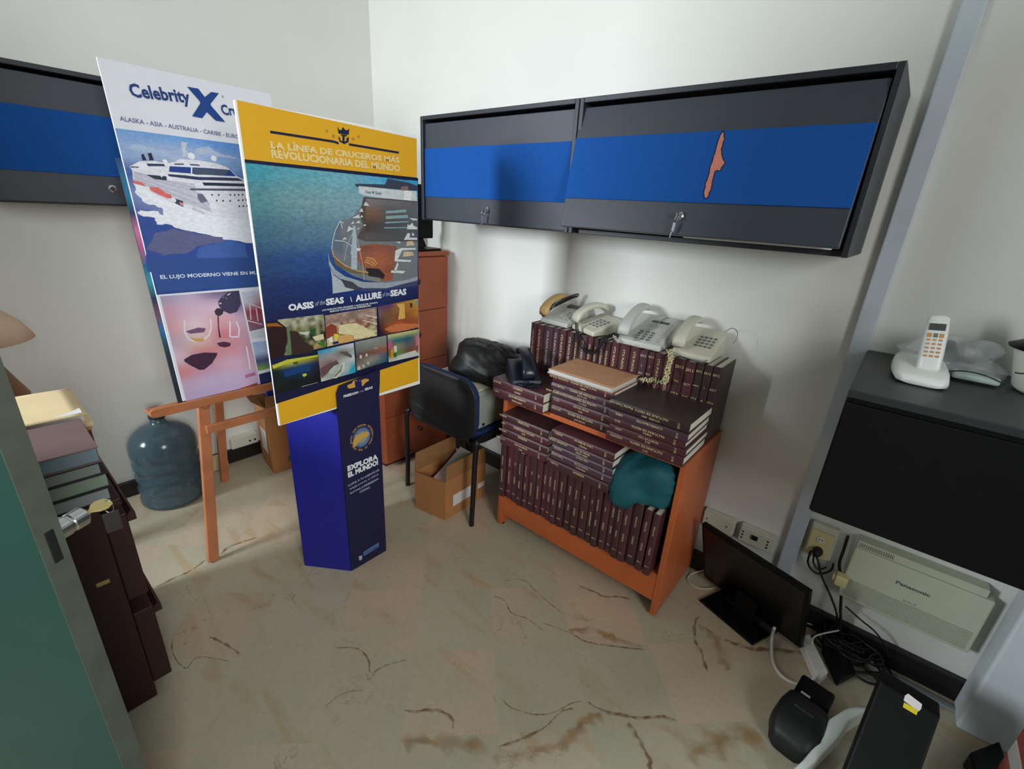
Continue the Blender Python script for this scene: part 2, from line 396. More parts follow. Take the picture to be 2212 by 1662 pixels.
# ---------------------------------------------------------------- wall cabinets
CAB = mat('cabinet_black', (40, 43, 50), 0.42, bump=0.15, bscale=500)
CABP = mat('cabinet_panel_grey', (54, 60, 69), 0.42, bump=0.2, bscale=600)
CABD = mat('cabinet_inside', (20, 21, 24), 0.7)
FAB = mat('blue_fabric', (30, 82, 156), 0.95, var=0.12, scale=300, bump=0.5, bscale=900, spec=0.1)
CHROME = mat('chrome', (200, 202, 205), 0.18, metal=1.0)
def wall_cabinet(label, W, D, H, tilt, loc, rz, lockx, tear=False, group=None):
    """local: x along width 0..W, y 0(front)..D(back), z 0..H"""
    t = thing('wall_cabinet', label, 'cabinet', loc, (0, 0, rz), group)
    b = MB(); k = 0.016
    b.box((0, 0, 0), (k, D, H)); b.box((W-k, 0, 0), (W, D, H)); b.box((k, 0, H-k), (W-k, D, H)); b.box((k, 0.03, 0), (W-k, D, k)); b.box((k, D-0.008, k), (W-k, D, H-k))
    b.build('carcass', CAB, t, bevel=0.002)
    # door: hinged along the top
    g = 0.003; x0, x1 = k+g, W-k-g; z0, z1 = (0.006 if not tilt else 0.018), H-k-0.012
    if tilt: x0 -= 0.018
    Md = Matrix.Translation((0, 0.012, z1)) @ Matrix.Rotation(tilt, 4, 'X')
    h = z1-z0; bands = [(-h*0.25, 0), (-h*0.755, -h*0.25), (-h, -h*0.755)]
    d = MB().box((x0, 0, -h), (x1, 0.018, 0), 0, Md); dr = d.build('door', CABP, t, bevel=0.002)
    f = MB().box((x0+0.001, -0.004, bands[1][0]), (x1-0.001, -0.0003, bands[1][1]), 0, Md).build('fabric_panel', FAB, dr, bevel=0.0015)
    if tear:
        e = MB()
        pts = [(1562, 282), (1553, 300), (1546, 322), (1538, 350), (1532, 372), (1524, 398), (1521, 415), (1522, 428), (1528, 428), (1536, 410), (1541, 385), (1545, 370), (1556, 368), (1567, 352), (1560, 338), (1559, 322), (1565, 300), (1563, 284)]
        Mi = (root_matrix(t) @ Md).inverted(); vs = []
        P0 = (root_matrix(t) @ Md) @ Vector((0, -0.0045, 0)); nn = ((root_matrix(t) @ Md).to_3x3() @ Vector((0, -1, 0)))
        q = [Mi @ UP(x, y, P0, nn) for x, y in pts]
        q2 = []
        for i, p in enumerate(q):
            r = q[(i+1) % len(q)]
            for s_ in (0, 0.33, 0.66):
                c = p.lerp(r, s_); q2.append(c+Vector((random.uniform(-.0012, .0012), 0, random.uniform(-.0012, .0012))))
        cen = sum(q2, Vector())/len(q2)
        e.add([Vector((p.x, -0.0049, p.z)) for p in q2], [tuple(range(len(q2)))], 0, Md)
        ft = e.build('torn_patch', mat('bare_board', (196, 122, 104), 0.9, var=0.1, scale=80), dr)
        part_label(ft, 'salmon board bared by a rip in the fabric')
        e2 = MB(); e2.tube([Vector((p.x, -0.0045, p.z)) for p in q2], 0.0014, 5, 0, Md, closed=True)
        e2.build('frayed_edge', mat('frayed_thread', (26, 30, 60), 0.95), dr)
    lz = -h+0.055
    lk = MB().lathe([(0.012, 0), (0.0125, 0.006), (0.009, 0.009), (0.008, 0.0095)], 24, 0, Md @ Matrix.Translation((lockx, 0, lz)) @ Matrix.Rotation(pi/2, 4, 'X'))
    lk.build('lock', CHROME, dr, smooth=False)
    return t, root_matrix(t) @ Md @ Matrix.Translation((lockx, 0, lz))
def lock_key(label, Mw, group=None):
    base = Mw @ Vector((0, -0.0165, 0))
    t = thing('cabinet_key', label, 'key', tuple(base), (0, 0, 0), group)
    b = MB().box((-0.0012, 0.0, -0.002), (0.0012, 0.006, 0.003)); b.box((-0.0011, -0.014, -0.009), (0.0011, 0.0, 0.009)); b.build('key_bow', CHROME, t, bevel=0.0006)
    r = [(0, -0.010+0.009*sin(a), -0.012+0.010*cos(a)) for a in [2*pi*i/16 for i in range(16)]]
    MB().tube(r, 0.0008, 6, closed=True).build('key_ring', CHROME, t, smooth=True)
    b = MB().box((-0.004, -0.010, -0.048), (0.004, -0.0085, -0.022), 0, Matrix.Rotation(0.12, 4, 'Y')); b.box((-0.0018, -0.010, -0.066), (0.0018, -0.0088, -0.046), 0, Matrix.Rotation(0.16, 4, 'Y'))
    b.build('spare_key', CHROME, t)
FY = 1.49
g = 'blue fabric fronted cabinets hung on the walls'
c1, l1 = wall_cabinet('dark grey hung cabinet with an untorn closed blue fabric flap, left of the torn one', 0.83, YB-FY-0.001, 0.43, 0.0, (-1.823, FY, 1.38), 0, 0.415)
c2, l2 = wall_cabinet('dark grey hung cabinet whose tilted blue fabric flap has a salmon rip', 0.862, YB-FY-0.001, 0.43, radians(-10.2), (-0.99, FY, 1.38), 0, 0.425, tear=True)
c3, l3 = wall_cabinet('dark grey blue fabric cabinet on the left wall behind the white ship board', 0.85, 0.325, 0.43, 0.0, (-2.354, 0.03, 1.378), pi/2, 0.43)
lock_key('silver key hanging from the lock of the untorn blue flap', l1)
lock_key('silver key hanging in the lock below the torn blue flap', l2)
# white paper drooping from the ajar cabinet
pp = MB().add([(-0.60, 1.475, 1.402), (-0.17, 1.47, 1.402), (-0.17, 1.60, 1.402), (-0.50, 1.60, 1.402)], [(0, 1, 2, 3)])
tag(thing_mesh(MB().box((-0.56, 1.485, 1.3965), (-0.17, 1.70, 1.4015)), 'paper_sheaf', mat('paper_white', (225, 226, 224), 0.8), (-0.3, 1.55, 1.3965)), 'white papers showing under the gaping torn cabinet flap', 'papers')
cup = MB().lathe([(0.016, 0), (0.02, 0.05), (0.02, 0.052), (0.017, 0.052), (0.014, 0.004)], 20, 0, Matrix.Translation((-0.155, 1.475, 1.3968)), cap=False)
tag(thing_mesh(MB().lathe([(0.013, 0), (0.018, 0.06), (0.016, 0.06), (0.011, 0.003)], 20, cap=True, M=Matrix.Translation((-0.168, 1.512, 1.3968+0.006))), 'paper_cup', mat('cup_white', (222, 224, 220), 0.6), (-0.168, 1.512, 1.3968+0.005)), 'small white cup in the right end of the gaping torn cabinet', 'cup')

# low black cabinet on the back wall, right
Z0, Z1 = 0.742, 1.092
t = thing('black_cabinet', 'black cabinet mounted low on the wall under the cordless phone', 'cabinet', (-0.032, 1.318, Z0))
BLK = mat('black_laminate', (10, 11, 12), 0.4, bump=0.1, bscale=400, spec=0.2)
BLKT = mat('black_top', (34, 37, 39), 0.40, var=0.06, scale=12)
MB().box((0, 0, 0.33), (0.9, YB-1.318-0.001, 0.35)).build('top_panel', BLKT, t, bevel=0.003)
MB().box((0, 0.012, 0), (0.9, YB-1.318-0.001, 0.329)).build('carcass', BLK, t, bevel=0.003)
MB().box((0.004, 0.0, 0.004), (0.896, 0.0115, 0.318)).build('door', BLK, t, bevel=0.003)
# ---------------------------------------------------------------- printed boards
def C(*c): return lin(c)
class Art:
    """flat print lying on a plane; points given as measured on the board"""
    def __init__(s, P0, n, ux, uy):
        s.P0 = Vector(P0); s.n = Vector(n).normalized(); s.ux = Vector(ux); s.uy = Vector(uy); s.mb = MB(); s.k = 0
    def at(s, x, y, lift=None):
        p = UP(x, y, s.P0, s.n); l = (0.0004+0.00005*s.k) if lift is None else lift
        return p + s.n*l
    def poly(s, col, pts):
        s.k += 1; P = [s.at(x, y) for x, y in pts]
        s.mb.add(P, [tuple(range(len(P)))], 0, None, [lin(col)])
    def polys(s, col, lst):
        s.k += 1
        for pts in lst:
            P = [s.at(x, y) for x, y in pts]; s.mb.add(P, [tuple(range(len(P)))], 0, None, [lin(col)])
    def line(s, col, pts, wd):
        s.k += 1; P = [s.at(x, y) for x, y in pts]
        for a, b in zip(P[:-1], P[1:]):
            d = (b-a).normalized(); sd = s.n.cross(d)*wd/2
            s.mb.add([a-sd, b-sd, b+sd, a+sd], [(0, 1, 2, 3)], 0, None, [lin(col)])
    def lines(s, col, lst, wd):
        k = s.k+1
        for l in lst: s.k = k-1; s.line(col, l, wd)
    def disc(s, col, x, y, r, sq=1.0, n=14):
        s.k += 1; c = s.at(x, y)
        s.mb.add([c+s.ux*r*cos(2*pi*i/n)+s.uy*r*sq*sin(2*pi*i/n) for i in range(n)], [tuple(range(n))], 0, None, [lin(col)])
    def discs(s, col, lst):
        k = s.k+1
        for x, y, r in lst: s.k = k-1; s.disc(col, x, y, r)
    def grad(s, quad, cols, sub=3):
        """quad tl,tr,br,bl ; cols rows of rgb"""
        s.k += 1; q = [s.at(x, y) for x, y in quad]; R = len(cols); Cn = len(cols[0]); nx = (Cn-1)*sub; ny = (R-1)*sub
        L = [[lin(c) for c in r] for r in cols]
        def cc(u, v):
            fx, fy = u*(Cn-1), v*(R-1); i, j = min(int(fx), Cn-2), min(int(fy), R-2); a, b = fx-i, fy-j
            a = a*a*(3-2*a); b = b*b*(3-2*b)
            return tuple((L[j][i][k]*(1-a)+L[j][i+1][k]*a)*(1-b)+(L[j+1][i][k]*(1-a)+L[j+1][i+1][k]*a)*b for k in range(4))
        vs = []; fs = []; cs = []
        for j in range(ny+1):
            for i in range(nx+1):
                u, v = i/nx, j/ny; vs.append((q[0].lerp(q[1], u)).lerp(q[3].lerp(q[2], u), v))
        for j in range(ny):
            for i in range(nx):
                fs.append((j*(nx+1)+i, j*(nx+1)+i+1, (j+1)*(nx+1)+i+1, (j+1)*(nx+1)+i))
                cs.append([cc(i/nx, j/ny), cc((i+1)/nx, j/ny), cc((i+1)/nx, (j+1)/ny), cc(i/nx, (j+1)/ny)])
        s.mb.add(vs, fs, 0, None, cs)
    def text(s, txt, x0, y0, x1, y1, hpx, col, shear=0.0, bold=0.0, space=1.0, squash=None):
        """text whose mid line runs from (x0,y0) to (x1,y1); hpx letter height measured there"""
        s.k += 1; a = s.at(x0, y0); b = s.at(x1, y1); c = (a+b)/2; ux = (b-a).normalized(); uy = s.n.cross(ux)
        h = (s.at((x0+x1)/2, (y0+y1)/2-hpx/2)-s.at((x0+x1)/2, (y0+y1)/2+hpx/2)).length
        text_on(s.mb, txt, c, ux, uy, (b-a).length, h, 0, lin(col), shear, bold, space)
    def build(s, name, parent):
        o = s.mb.build(name, SEAPR if name == 'sea_photo' else PHOTO if name in ('ship_photo', 'small_photo') else PRINT, parent, world=True); s.mb = MB(); return o

def jag(pts, amp=9, sub=4, seed=1):
    R = random.Random(seed+len(pts)); out = []
    for i, p in enumerate(pts):
        q = pts[(i+1) % len(pts)]
        for k in range(sub):
            t = k/sub; j = amp if k else amp*0.3
            out.append((p[0]+(q[0]-p[0])*t+R.uniform(-j, j)*1.6, p[1]+(q[1]-p[1])*t+R.uniform(-j, j)))
    return out
EDGEW = mat('board_edge_white', (236, 238, 236), 0.6)
# ======== gold topped ship board standing in the navy pedestal
PX = -1.452
t = thing('ship_poster_board', 'large yellow bordered foam board of a cruise ship bow standing in the navy pedestal', 'poster', (PX-0.004, 0.87, 0.735))
Y0, Y1, ZB, ZT = 0.5755, 1.167, 0.735, 1.676
MB().box((PX-0.009, Y0, ZB), (PX, Y1, ZT)).build('board', EDGEW, t, bevel=0.002, world=True)
A = Art((PX, 0, 0), (1, 0, 0), (0, 1, 0), (0, 0, 1))
A.k = 0
A.poly((222, 168, 34), [(511, 216), (900, 300), (904, 823), (606, 919)])
A.build('yellow_print', t)
A.poly((22, 26, 58), [(528, 344), (901, 384), (903, 386), (904.5, 773), (596, 873)])
# sea and sky
A.grad([(529, 352), (902, 391), (903.5, 655), (573, 695)], [
 [(60, 150, 172), (92, 162, 178), (110, 170, 185), (80, 165, 205), (58, 150, 205)],
 [(84, 138, 146), (112, 152, 158), (122, 160, 170), (120, 160, 180), (100, 150, 180)],
 [(66, 108, 128), (84, 120, 142), (92, 128, 150), (80, 115, 145), (70, 100, 130)],
 [(44, 72, 116), (44, 78, 134), (40, 78, 146), (40, 76, 140), (40, 70, 130)],
 [(32, 48, 96), (30, 52, 108), (28, 54, 118), (28, 52, 114), (26, 44, 100)],
 [(26, 34, 76), (26, 36, 80), (26, 36, 80), (26, 36, 80), (24, 28, 66)]], 4)
A.build('sea_photo', t)
# ship
def z3(x, y): return (690+x/5.936, 370+y/5.936)
Z = lambda l: [z3(x, y) for x, y in l]
A.poly((112, 118, 124), Z([(560, 330), (1255, 380), (1258, 1400), (1100, 1420), (860, 1440), (600, 1400), (420, 1340), (260, 1230), (170, 1100), (160, 900), (200, 760), (260, 640), (420, 600), (540, 440)]))
A.poly((84, 76, 74), Z([(560, 330), (1255, 385), (1257, 900), (980, 900), (600, 900), (470, 860), (560, 700), (520, 560)]))
A.grad(Z([(600, 350), (1256, 400), (1256, 880), (580, 880)]), [[(122, 118, 122), (110, 108, 112), (96, 96, 102)], [(120, 92, 66), (88, 84, 86), (92, 98, 104)], [(70, 58, 56), (74, 78, 82), (84, 92, 98)], [(92, 90, 92), (80, 82, 86), (78, 84, 90)]])
A.polys((128, 160, 166), [Z([(850, 510), (1110, 490), (1110, 525), (850, 545)]), Z([(850, 575), (1130, 560), (1135, 600), (850, 615)]), Z([(840, 650), (1140, 640), (1140, 655), (845, 670)]), Z([(830, 720), (1130, 715), (1130, 728), (830, 735)])])
A.poly((150, 84, 60), Z([(500, 960), (700, 930), (980, 960), (1000, 1040), (960, 1240), (930, 1400), (800, 1410), (640, 1330), (560, 1240), (480, 1130)]))
A.grad(Z([(520, 960), (980, 965), (940, 1300), (600, 1280)]), [[(120, 76, 62), (140, 84, 66), (120, 80, 70)], [(150, 92, 64), (166, 96, 70), (146, 88, 66)], [(150, 96, 60), (150, 88, 62), (120, 74, 58)]])
A.lines((206, 158, 84), [Z([(600, 1110), (680, 1120), (740, 1190)]), Z([(590, 1140), (660, 1150), (720, 1210)]), Z([(580, 1165), (640, 1180), (690, 1215)])], 0.0035)
A.poly((40, 38, 42), Z([(590, 1240), (760, 1250), (840, 1330), (820, 1380), (640, 1370)]))
A.poly((122, 128, 122), Z([(600, 1340), (780, 1370), (780, 1420), (620, 1400)]))
# hull rim, bow
A.poly((150, 160, 172), Z([(110, 1030), (130, 1150), (200, 1260), (330, 1350), (560, 1420), (860, 1430), (1100, 1400), (1256, 1350), (1256, 1400), (1100, 1450), (860, 1500), (560, 1500), (330, 1430), (180, 1320), (120, 1200)]))
A.poly((170, 180, 184), Z([(140, 1250), (180, 1330), (300, 1420), (500, 1500), (420, 1530), (170, 1570), (160, 1380)]))
A.poly((66, 66, 74), Z([(270, 1380), (420, 1420), (520, 1500), (480, 1525), (330, 1490)]))
A.poly((60, 68, 104), Z([(560, 1500), (860, 1500), (1256, 1400), (1256, 1470), (700, 1540), (480, 1530)]))
A.poly((108, 96, 66), Z([(160, 1020), (190, 1110), (330, 1230), (620, 1290), (620, 1330), (400, 1300), (200, 1200)]))
A.line((196, 150, 92), Z([(158, 1010), (180, 1090), (260, 1160), (330, 1210), (480, 1275), (625, 1300)]), 0.004)
A.poly((96, 108, 126), Z([(180, 760), (255, 650), (290, 700), (250, 800), (300, 880), (300, 1050), (200, 1050), (165, 940)]))
A.lines((190, 200, 206), [Z([(260, 640), (200, 760), (165, 900), (155, 1000)]), Z([(260, 640), (310, 665)]), Z([(270, 650), (292, 740)]), Z([(190, 885), (320, 900), (410, 960)])], 0.0026)
A.poly((164, 178, 190), Z([(425, 700), (460, 700), (480, 1000), (480, 1260), (405, 1260), (405, 1070), (395, 1060), (415, 900)]))
A.lines((170, 184, 194), [Z([(450, 750), (500, 950), (560, 1250), (570, 1400)]), Z([(420, 800), (350, 960), (315, 1150)])], 0.002)
A.polys((206, 212, 208), [Z(l) for l in [[(590, 390), (640, 445), (560, 440)], [(540, 475), (560, 520), (500, 520)], [(500, 555), (520, 600), (420, 600)], [(540, 560), (555, 590), (520, 590)], [(500, 630), (525, 665), (465, 665)], [(430, 640), (440, 670), (400, 680)], [(370, 700), (430, 740), (350, 780)], [(560, 685), (600, 685), (590, 700), (560, 700)], [(500, 720), (510, 740), (480, 750)], [(320, 845), (350, 870), (290, 880)], [(470, 985), (530, 990), (510, 1025), (475, 1020)],
  [(1150, 600), (1250, 610), (1250, 630), (1190, 630)], [(1130, 670), (1145, 700), (1190, 660), (1205, 700), (1250, 720), (1250, 745), (1120, 745)], [(1130, 790), (1160, 800), (1150, 850), (1250, 855), (1250, 880), (1080, 880)], [(1190, 780), (1220, 825), (1180, 825)], [(980, 900), (1040, 905), (1020, 925)], [(1040, 985), (1230, 985), (1230, 1005), (1060, 1015), (1000, 1130), (1180, 1140), (1160, 1165), (960, 1155), (970, 1020)], [(920, 1270), (1100, 1280), (1070, 1310), (910, 1300)], [(1000, 1160), (1010, 1200), (980, 1280), (950, 1280)]]])
A.polys((200, 180, 146), [Z([(1120, 900), (1190, 895), (1220, 950), (1110, 960)]), Z([(1080, 1030), (1190, 1035), (1210, 1080), (1060, 1100)])])
# bridge front
A.poly((58, 66, 82), Z([(450, 160), (840, 170), (870, 90), (1130, 110), (1256, 180), (1256, 250), (1000, 240), (470, 200)]))
A.poly((60, 150, 190), Z([(880, 95), (1250, 130), (1250, 190), (1150, 150)]))
A.poly((196, 204, 208), Z([(500, 190), (1080, 245), (1240, 255), (1250, 385), (1080, 370), (800, 345), (560, 310), (500, 280)]))
A.poly((224, 228, 226), Z([(1085, 250), (1175, 258), (1175, 378), (1075, 368)]))
A.text('Oasis', *z3(582, 262), *z3(660, 270), 7, (70, 74, 80), bold=0.02)
A.text('Seas', *z3(712, 276), *z3(792, 284), 7, (70, 74, 80), bold=0.02)
A.discs((96, 100, 104), [(*z3(685, 272), 0.004)])
A.poly((134, 104, 96), Z([(1040, 200), (1130, 190), (1140, 250), (1045, 245)]))
A.build('ship_photo', t)
# header lettering and emblem
A.k = 30
NV = (28, 30, 62); LT = (226, 204, 140)
A.line(NV, [(583, 285), (720, 306), (731, 310)], 0.0065)
A.line(NV, [(753, 312), (765, 314), (861, 330)], 0.0065)
A.text('LA LÍNEA DE CRUCEROS MÁS', 583, 311, 862, 345, 17.5, LT, bold=0.05)
A.text('REVOLUCIONARIA DEL MUNDO', 585, 332, 863, 364, 17, LT, bold=0.05)
# crowned anchor
def cr(x, y): return (480+x/4.608, 180+y/4.608)
A.poly(NV, [cr(*p) for p in [(1142, 430), (1160, 462), (1180, 468), (1200, 436), (1222, 466), (1240, 468), (1262, 452), (1256, 515), (1156, 500)]])
A.poly(NV, [cr(*p) for p in [(1180, 508), (1236, 515), (1236, 530), (1216, 528), (1214, 580), (1236, 570), (1232, 548), (1256, 532), (1256, 585), (1212, 606), (1166, 580), (1150, 525), (1172, 548), (1172, 566), (1194, 578), (1194, 525), (1180, 522)]])
A.discs((178, 136, 52), [(*cr(1040, 475), .004), (*cr(1105, 525), .005), (*cr(1300, 555), .005), (*cr(1355, 530), .004)])
WH = (222, 226, 230)
A.text('OASIS', 622, 665, 677, 658, 15, WH, bold=0.05)
A.text('of the', 680, 656, 701, 652, 10, (170, 178, 196), shear=0.3)
A.text('SEAS', 703, 653, 742, 648, 14.5, WH, bold=0.05)
A.text('I', 757, 647, 758.5, 646.5, 11, WH)
A.text('ALLURE', 767, 645, 823, 637, 14.5, WH, bold=0.05)
A.text('of the', 825, 637, 841, 634, 9, (170, 178, 196), shear=0.3)
A.text('SEAS', 842, 634, 877, 630, 14, WH, bold=0.05)
A.text('LOS BARCOS MÁS GRANDES Y NUEVOS DEL MUNDO', 695, 670, 815, 653, 4.2, WH, bold=0.02)
A.text('BARCOS CON DISTINTAS EXPERIENCIAS', 712, 673, 800, 660, 4.0, WH, bold=0.02)
A.build('lettering', t)
# small photographs
A.k = 3
def zb(x, y): return (570+x/5.935, 600+y/5.935)
def thumb(name, quad, cols, extra=()):
    A.k = 3; A.grad([zb(*p) for p in quad], cols, 3)
    for col, pts in extra: A.poly(col, [zb(*p) for p in pts])
    A.build('small_photo', t)
def mosaic(rows, cols_n, pal, seed):
    R = random.Random(seed); return [[R.choice(pal[min(int(j*len(pal)/rows), len(pal)-1)]) for i in range(cols_n)] for j in range(rows)]
thumb('a', [(175, 540), (765, 470), (800, 890), (230, 1000)], mosaic(10, 13, [[(150, 152, 120), (100, 100, 90), (180, 176, 150)], [(60, 56, 44), (140, 140, 100), (90, 90, 70)], [(70, 80, 50), (150, 150, 120), (40, 36, 30)], [(130, 124, 70), (60, 50, 40), (170, 150, 90)]], 3),
  [((44, 24, 26), [(30, 590), (180, 560), (290, 640), (300, 800), (260, 1000), (100, 1050)]), ((150, 90, 30), [(30, 590), (160, 580), (250, 630), (140, 625), (40, 630)]), ((96, 120, 84), [(290, 620), (340, 640), (350, 990), (270, 1000), (305, 820)]), ((56, 40, 36), [(330, 680), (430, 690), (500, 800), (640, 900), (620, 960), (360, 990)]), ((30, 84, 44), [(590, 660), (670, 650), (660, 720), (600, 730)]), ((190, 196, 180), [(450, 700), (590, 690), (560, 740), (470, 720)]), ((210, 200, 160), [(620, 760), (760, 720), (770, 790), (660, 810)]), ((60, 120, 40), [(690, 830), (790, 830), (780, 880), (700, 860)])])
thumb('b', [(780, 485), (1445, 375), (1450, 745), (810, 885)], mosaic(13, 18, [[(150, 120, 110), (130, 110, 100), (170, 150, 140)], [(150, 110, 90), (180, 160, 140), (120, 80, 70)], [(190, 180, 140), (160, 140, 110), (130, 70, 50)], [(210, 200, 150), (190, 180, 130), (170, 130, 90)]], 5),
  [((136, 62, 48), [(790, 640), (860, 590), (930, 620), (940, 690), (900, 740), (800, 790)]), ((214, 204, 158), [(960, 610), (1180, 580), (1300, 640), (1400, 690), (1440, 740), (1160, 790), (1150, 740), (960, 720)]), ((206, 160, 96), [(960, 750), (1050, 730), (1150, 745), (1130, 810), (960, 840)]), ((214, 208, 40), [(895, 720), (955, 725), (945, 790), (905, 785)]), ((220, 220, 214), [(820, 790), (870, 750), (890, 820), (850, 830)]), ((30, 44, 86), [(880, 830), (950, 810), (960, 840), (890, 860)]), ((230, 222, 200), [(1270, 545), (1450, 590), (1445, 600), (1265, 553)]), ((230, 222, 200), [(1300, 480), (1450, 510), (1448, 518), (1300, 488)])])
thumb('c', [(1460, 370), (1978, 270), (1982, 640), (1490, 745)], [[(96, 66, 110), (90, 60, 100), (160, 110, 60), (170, 130, 60), (190, 160, 80)], [(110, 90, 90), (120, 80, 60), (150, 100, 50), (170, 110, 50), (180, 130, 60)], [(90, 60, 50), (120, 90, 60), (130, 70, 40), (150, 90, 40), (180, 120, 50)], [(60, 30, 40), (150, 80, 50), (170, 84, 50), (150, 70, 40), (150, 90, 50)], [(40, 20, 40), (100, 60, 40), (190, 110, 70), (200, 120, 76), (120, 70, 50)]],
  [((214, 170, 90), [(1700, 340), (1800, 330), (1810, 520), (1720, 540), (1740, 400)]), ((196, 112, 70), [(1540, 660), (1700, 590), (1980, 590), (1982, 635), (1620, 700)]), ((90, 150, 140), [(1940, 300), (1970, 295), (1972, 350), (1945, 355)]), ((60, 40, 30), [(1870, 330), (1900, 325), (1900, 380), (1875, 385)])])
thumb('d', [(100, 1120), (690, 1000), (730, 1340), (170, 1490)], [[(120, 130, 20), (190, 190, 60), (170, 170, 40), (120, 110, 30)], [(20, 24, 20), (24, 60, 90), (26, 66, 110), (30, 34, 60)], [(20, 30, 20), (16, 40, 60), (20, 50, 80), (30, 24, 30)], [(24, 34, 20), (18, 22, 26), (26, 30, 30), (20, 18, 24)], [(20, 20, 20), (24, 26, 28), (20, 22, 28), (20, 18, 30)]],
  [((22, 62, 116), [(260, 1200), (480, 1140), (590, 1150), (580, 1200), (440, 1220), (270, 1280)]), ((200, 206, 60), [(490, 1240), (540, 1225), (550, 1250), (510, 1275)]), ((60, 90, 30), [(370, 1085), (440, 1075), (430, 1110), (380, 1110)]), ((190, 190, 60), [(105, 1125), (300, 1050), (690, 990), (690, 1010), (320, 1085), (120, 1170)]), ((160, 160, 150), [(480, 1395), (690, 1340), (690, 1346), (485, 1402)])])
thumb('e', [(688, 940), (1150, 835), (1178, 1215), (735, 1335)], [[(30, 140, 176), (60, 160, 190), (180, 190, 200), (196, 204, 210)], [(140, 140, 140), (150, 150, 150), (110, 96, 84), (160, 170, 170)], [(150, 120, 110), (120, 90, 90), (170, 176, 170), (190, 200, 196)], [(110, 90, 96), (170, 180, 170), (180, 190, 180), (90, 160, 176)], [(200, 210, 200), (150, 160, 150), (130, 170, 180), (40, 140, 160)]],
  [((100, 74, 76), [(725, 1160), (930, 1060), (960, 1100), (800, 1240), (740, 1290)]), ((170, 184, 178), [(830, 1200), (900, 1130), (960, 1110), (880, 1230), (840, 1240)]), ((90, 84, 78), [(960, 950), (1060, 950), (1130, 1000), (1120, 1030), (1040, 1000)]), ((200, 206, 196), [(880, 1290), (960, 1200), (1000, 1090), (1040, 1080), (1020, 1200), (930, 1290)]), ((120, 116, 108), [(900, 1270), (975, 1180), (1000, 1110), (1012, 1115), (990, 1200), (915, 1275)]), ((40, 160, 190), [(1100, 1180), (1170, 1110), (1175, 1205), (1090, 1235)])])
thumb('f', [(1168, 825), (1570, 740), (1582, 1075), (1190, 1195)], [[(130, 140, 134), (140, 148, 140), (134, 140, 130)], [(110, 118, 114), (124, 128, 124), (130, 130, 124)], [(86, 70, 66), (120, 80, 70), (150, 90, 70)], [(110, 100, 90), (140, 140, 130), (50, 90, 110)], [(150, 140, 110), (70, 100, 100), (40, 90, 104)]],
  [((200, 196, 186), [(1230, 990), (1260, 1000), (1250, 1040), (1225, 1030)]), ((200, 196, 186), [(1305, 970), (1330, 980), (1325, 1010), (1300, 1010)]), ((190, 186, 170), [(1200, 1140), (1230, 1130), (1240, 1180), (1200, 1185)]), ((190, 186, 170), [(1320, 1085), (1350, 1080), (1350, 1110), (1325, 1115)]), ((190, 186, 176), [(1260, 1120), (1290, 1115), (1290, 1150), (1265, 1150)]), ((196, 190, 170), [(1410, 905), (1460, 898), (1460, 906), (1410, 914)])])
thumb('g', [(1585, 735), (1980, 660), (1985, 1000), (1598, 1085)], [[(190, 190, 120), (196, 196, 130), (190, 190, 120), (180, 180, 120)], [(60, 120, 130), (40, 100, 110), (30, 90, 110), (120, 120, 110)], [(150, 80, 90), (130, 130, 100), (90, 90, 100), (130, 90, 60)], [(130, 100, 40), (90, 130, 70), (110, 70, 50), (150, 80, 60)], [(190, 196, 190), (200, 204, 198), (196, 200, 194), (180, 186, 180)]],
  [((196, 150, 30), [(1625, 930), (1655, 900), (1660, 1020), (1630, 1030)]), ((50, 100, 40), [(1660, 960), (1695, 940), (1700, 1010), (1665, 1025)]), ((208, 206, 190), [(1665, 880), (1700, 870), (1705, 950), (1670, 965)]), ((190, 90, 110), [(1590, 820), (1640, 800), (1640, 900), (1595, 920)]), ((190, 110, 130), [(1940, 750), (1980, 730), (1982, 860), (1950, 880)]), ((196, 202, 194), [(1700, 1010), (1940, 930), (1982, 990), (1720, 1050)])])

# ======== navy cardboard pedestal
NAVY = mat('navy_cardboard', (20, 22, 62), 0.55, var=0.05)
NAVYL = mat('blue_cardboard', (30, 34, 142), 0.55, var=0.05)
t = thing('cardboard_pedestal', 'navy blue cardboard display pedestal holding up the yellow ship board', 'pedestal', (-1.52, 0.81, 0))
xf, ya, yb = -1.438, 0.776, 0.948
L0 = (-1.604, 0.662); Rr = (-1.62, 1.05)
body = [(xf, ya), (xf, yb), (Rr[0], Rr[1]), (-1.74, 1.0), (-1.74, 0.72), L0]
hh = 0.732
mb = MB(); n = len(body)
def ppx(p): return (p[0], p[1])
# open prism of walls
outer = body; cx = sum(p[0] for p in body)/n; cy = sum(p[1] for p in body)/n
vs = [(p[0], p[1], z) for z in (0.0, hh) for p in body]
mb.add(vs, [(i, (i+1) % n, n+(i+1) % n, n+i) for i in range(n)] + [tuple(range(n-1, -1, -1)), tuple(range(n, 2*n))])
b0 = mb.build('body', NAVY, t, world=True, bevel=0.002)
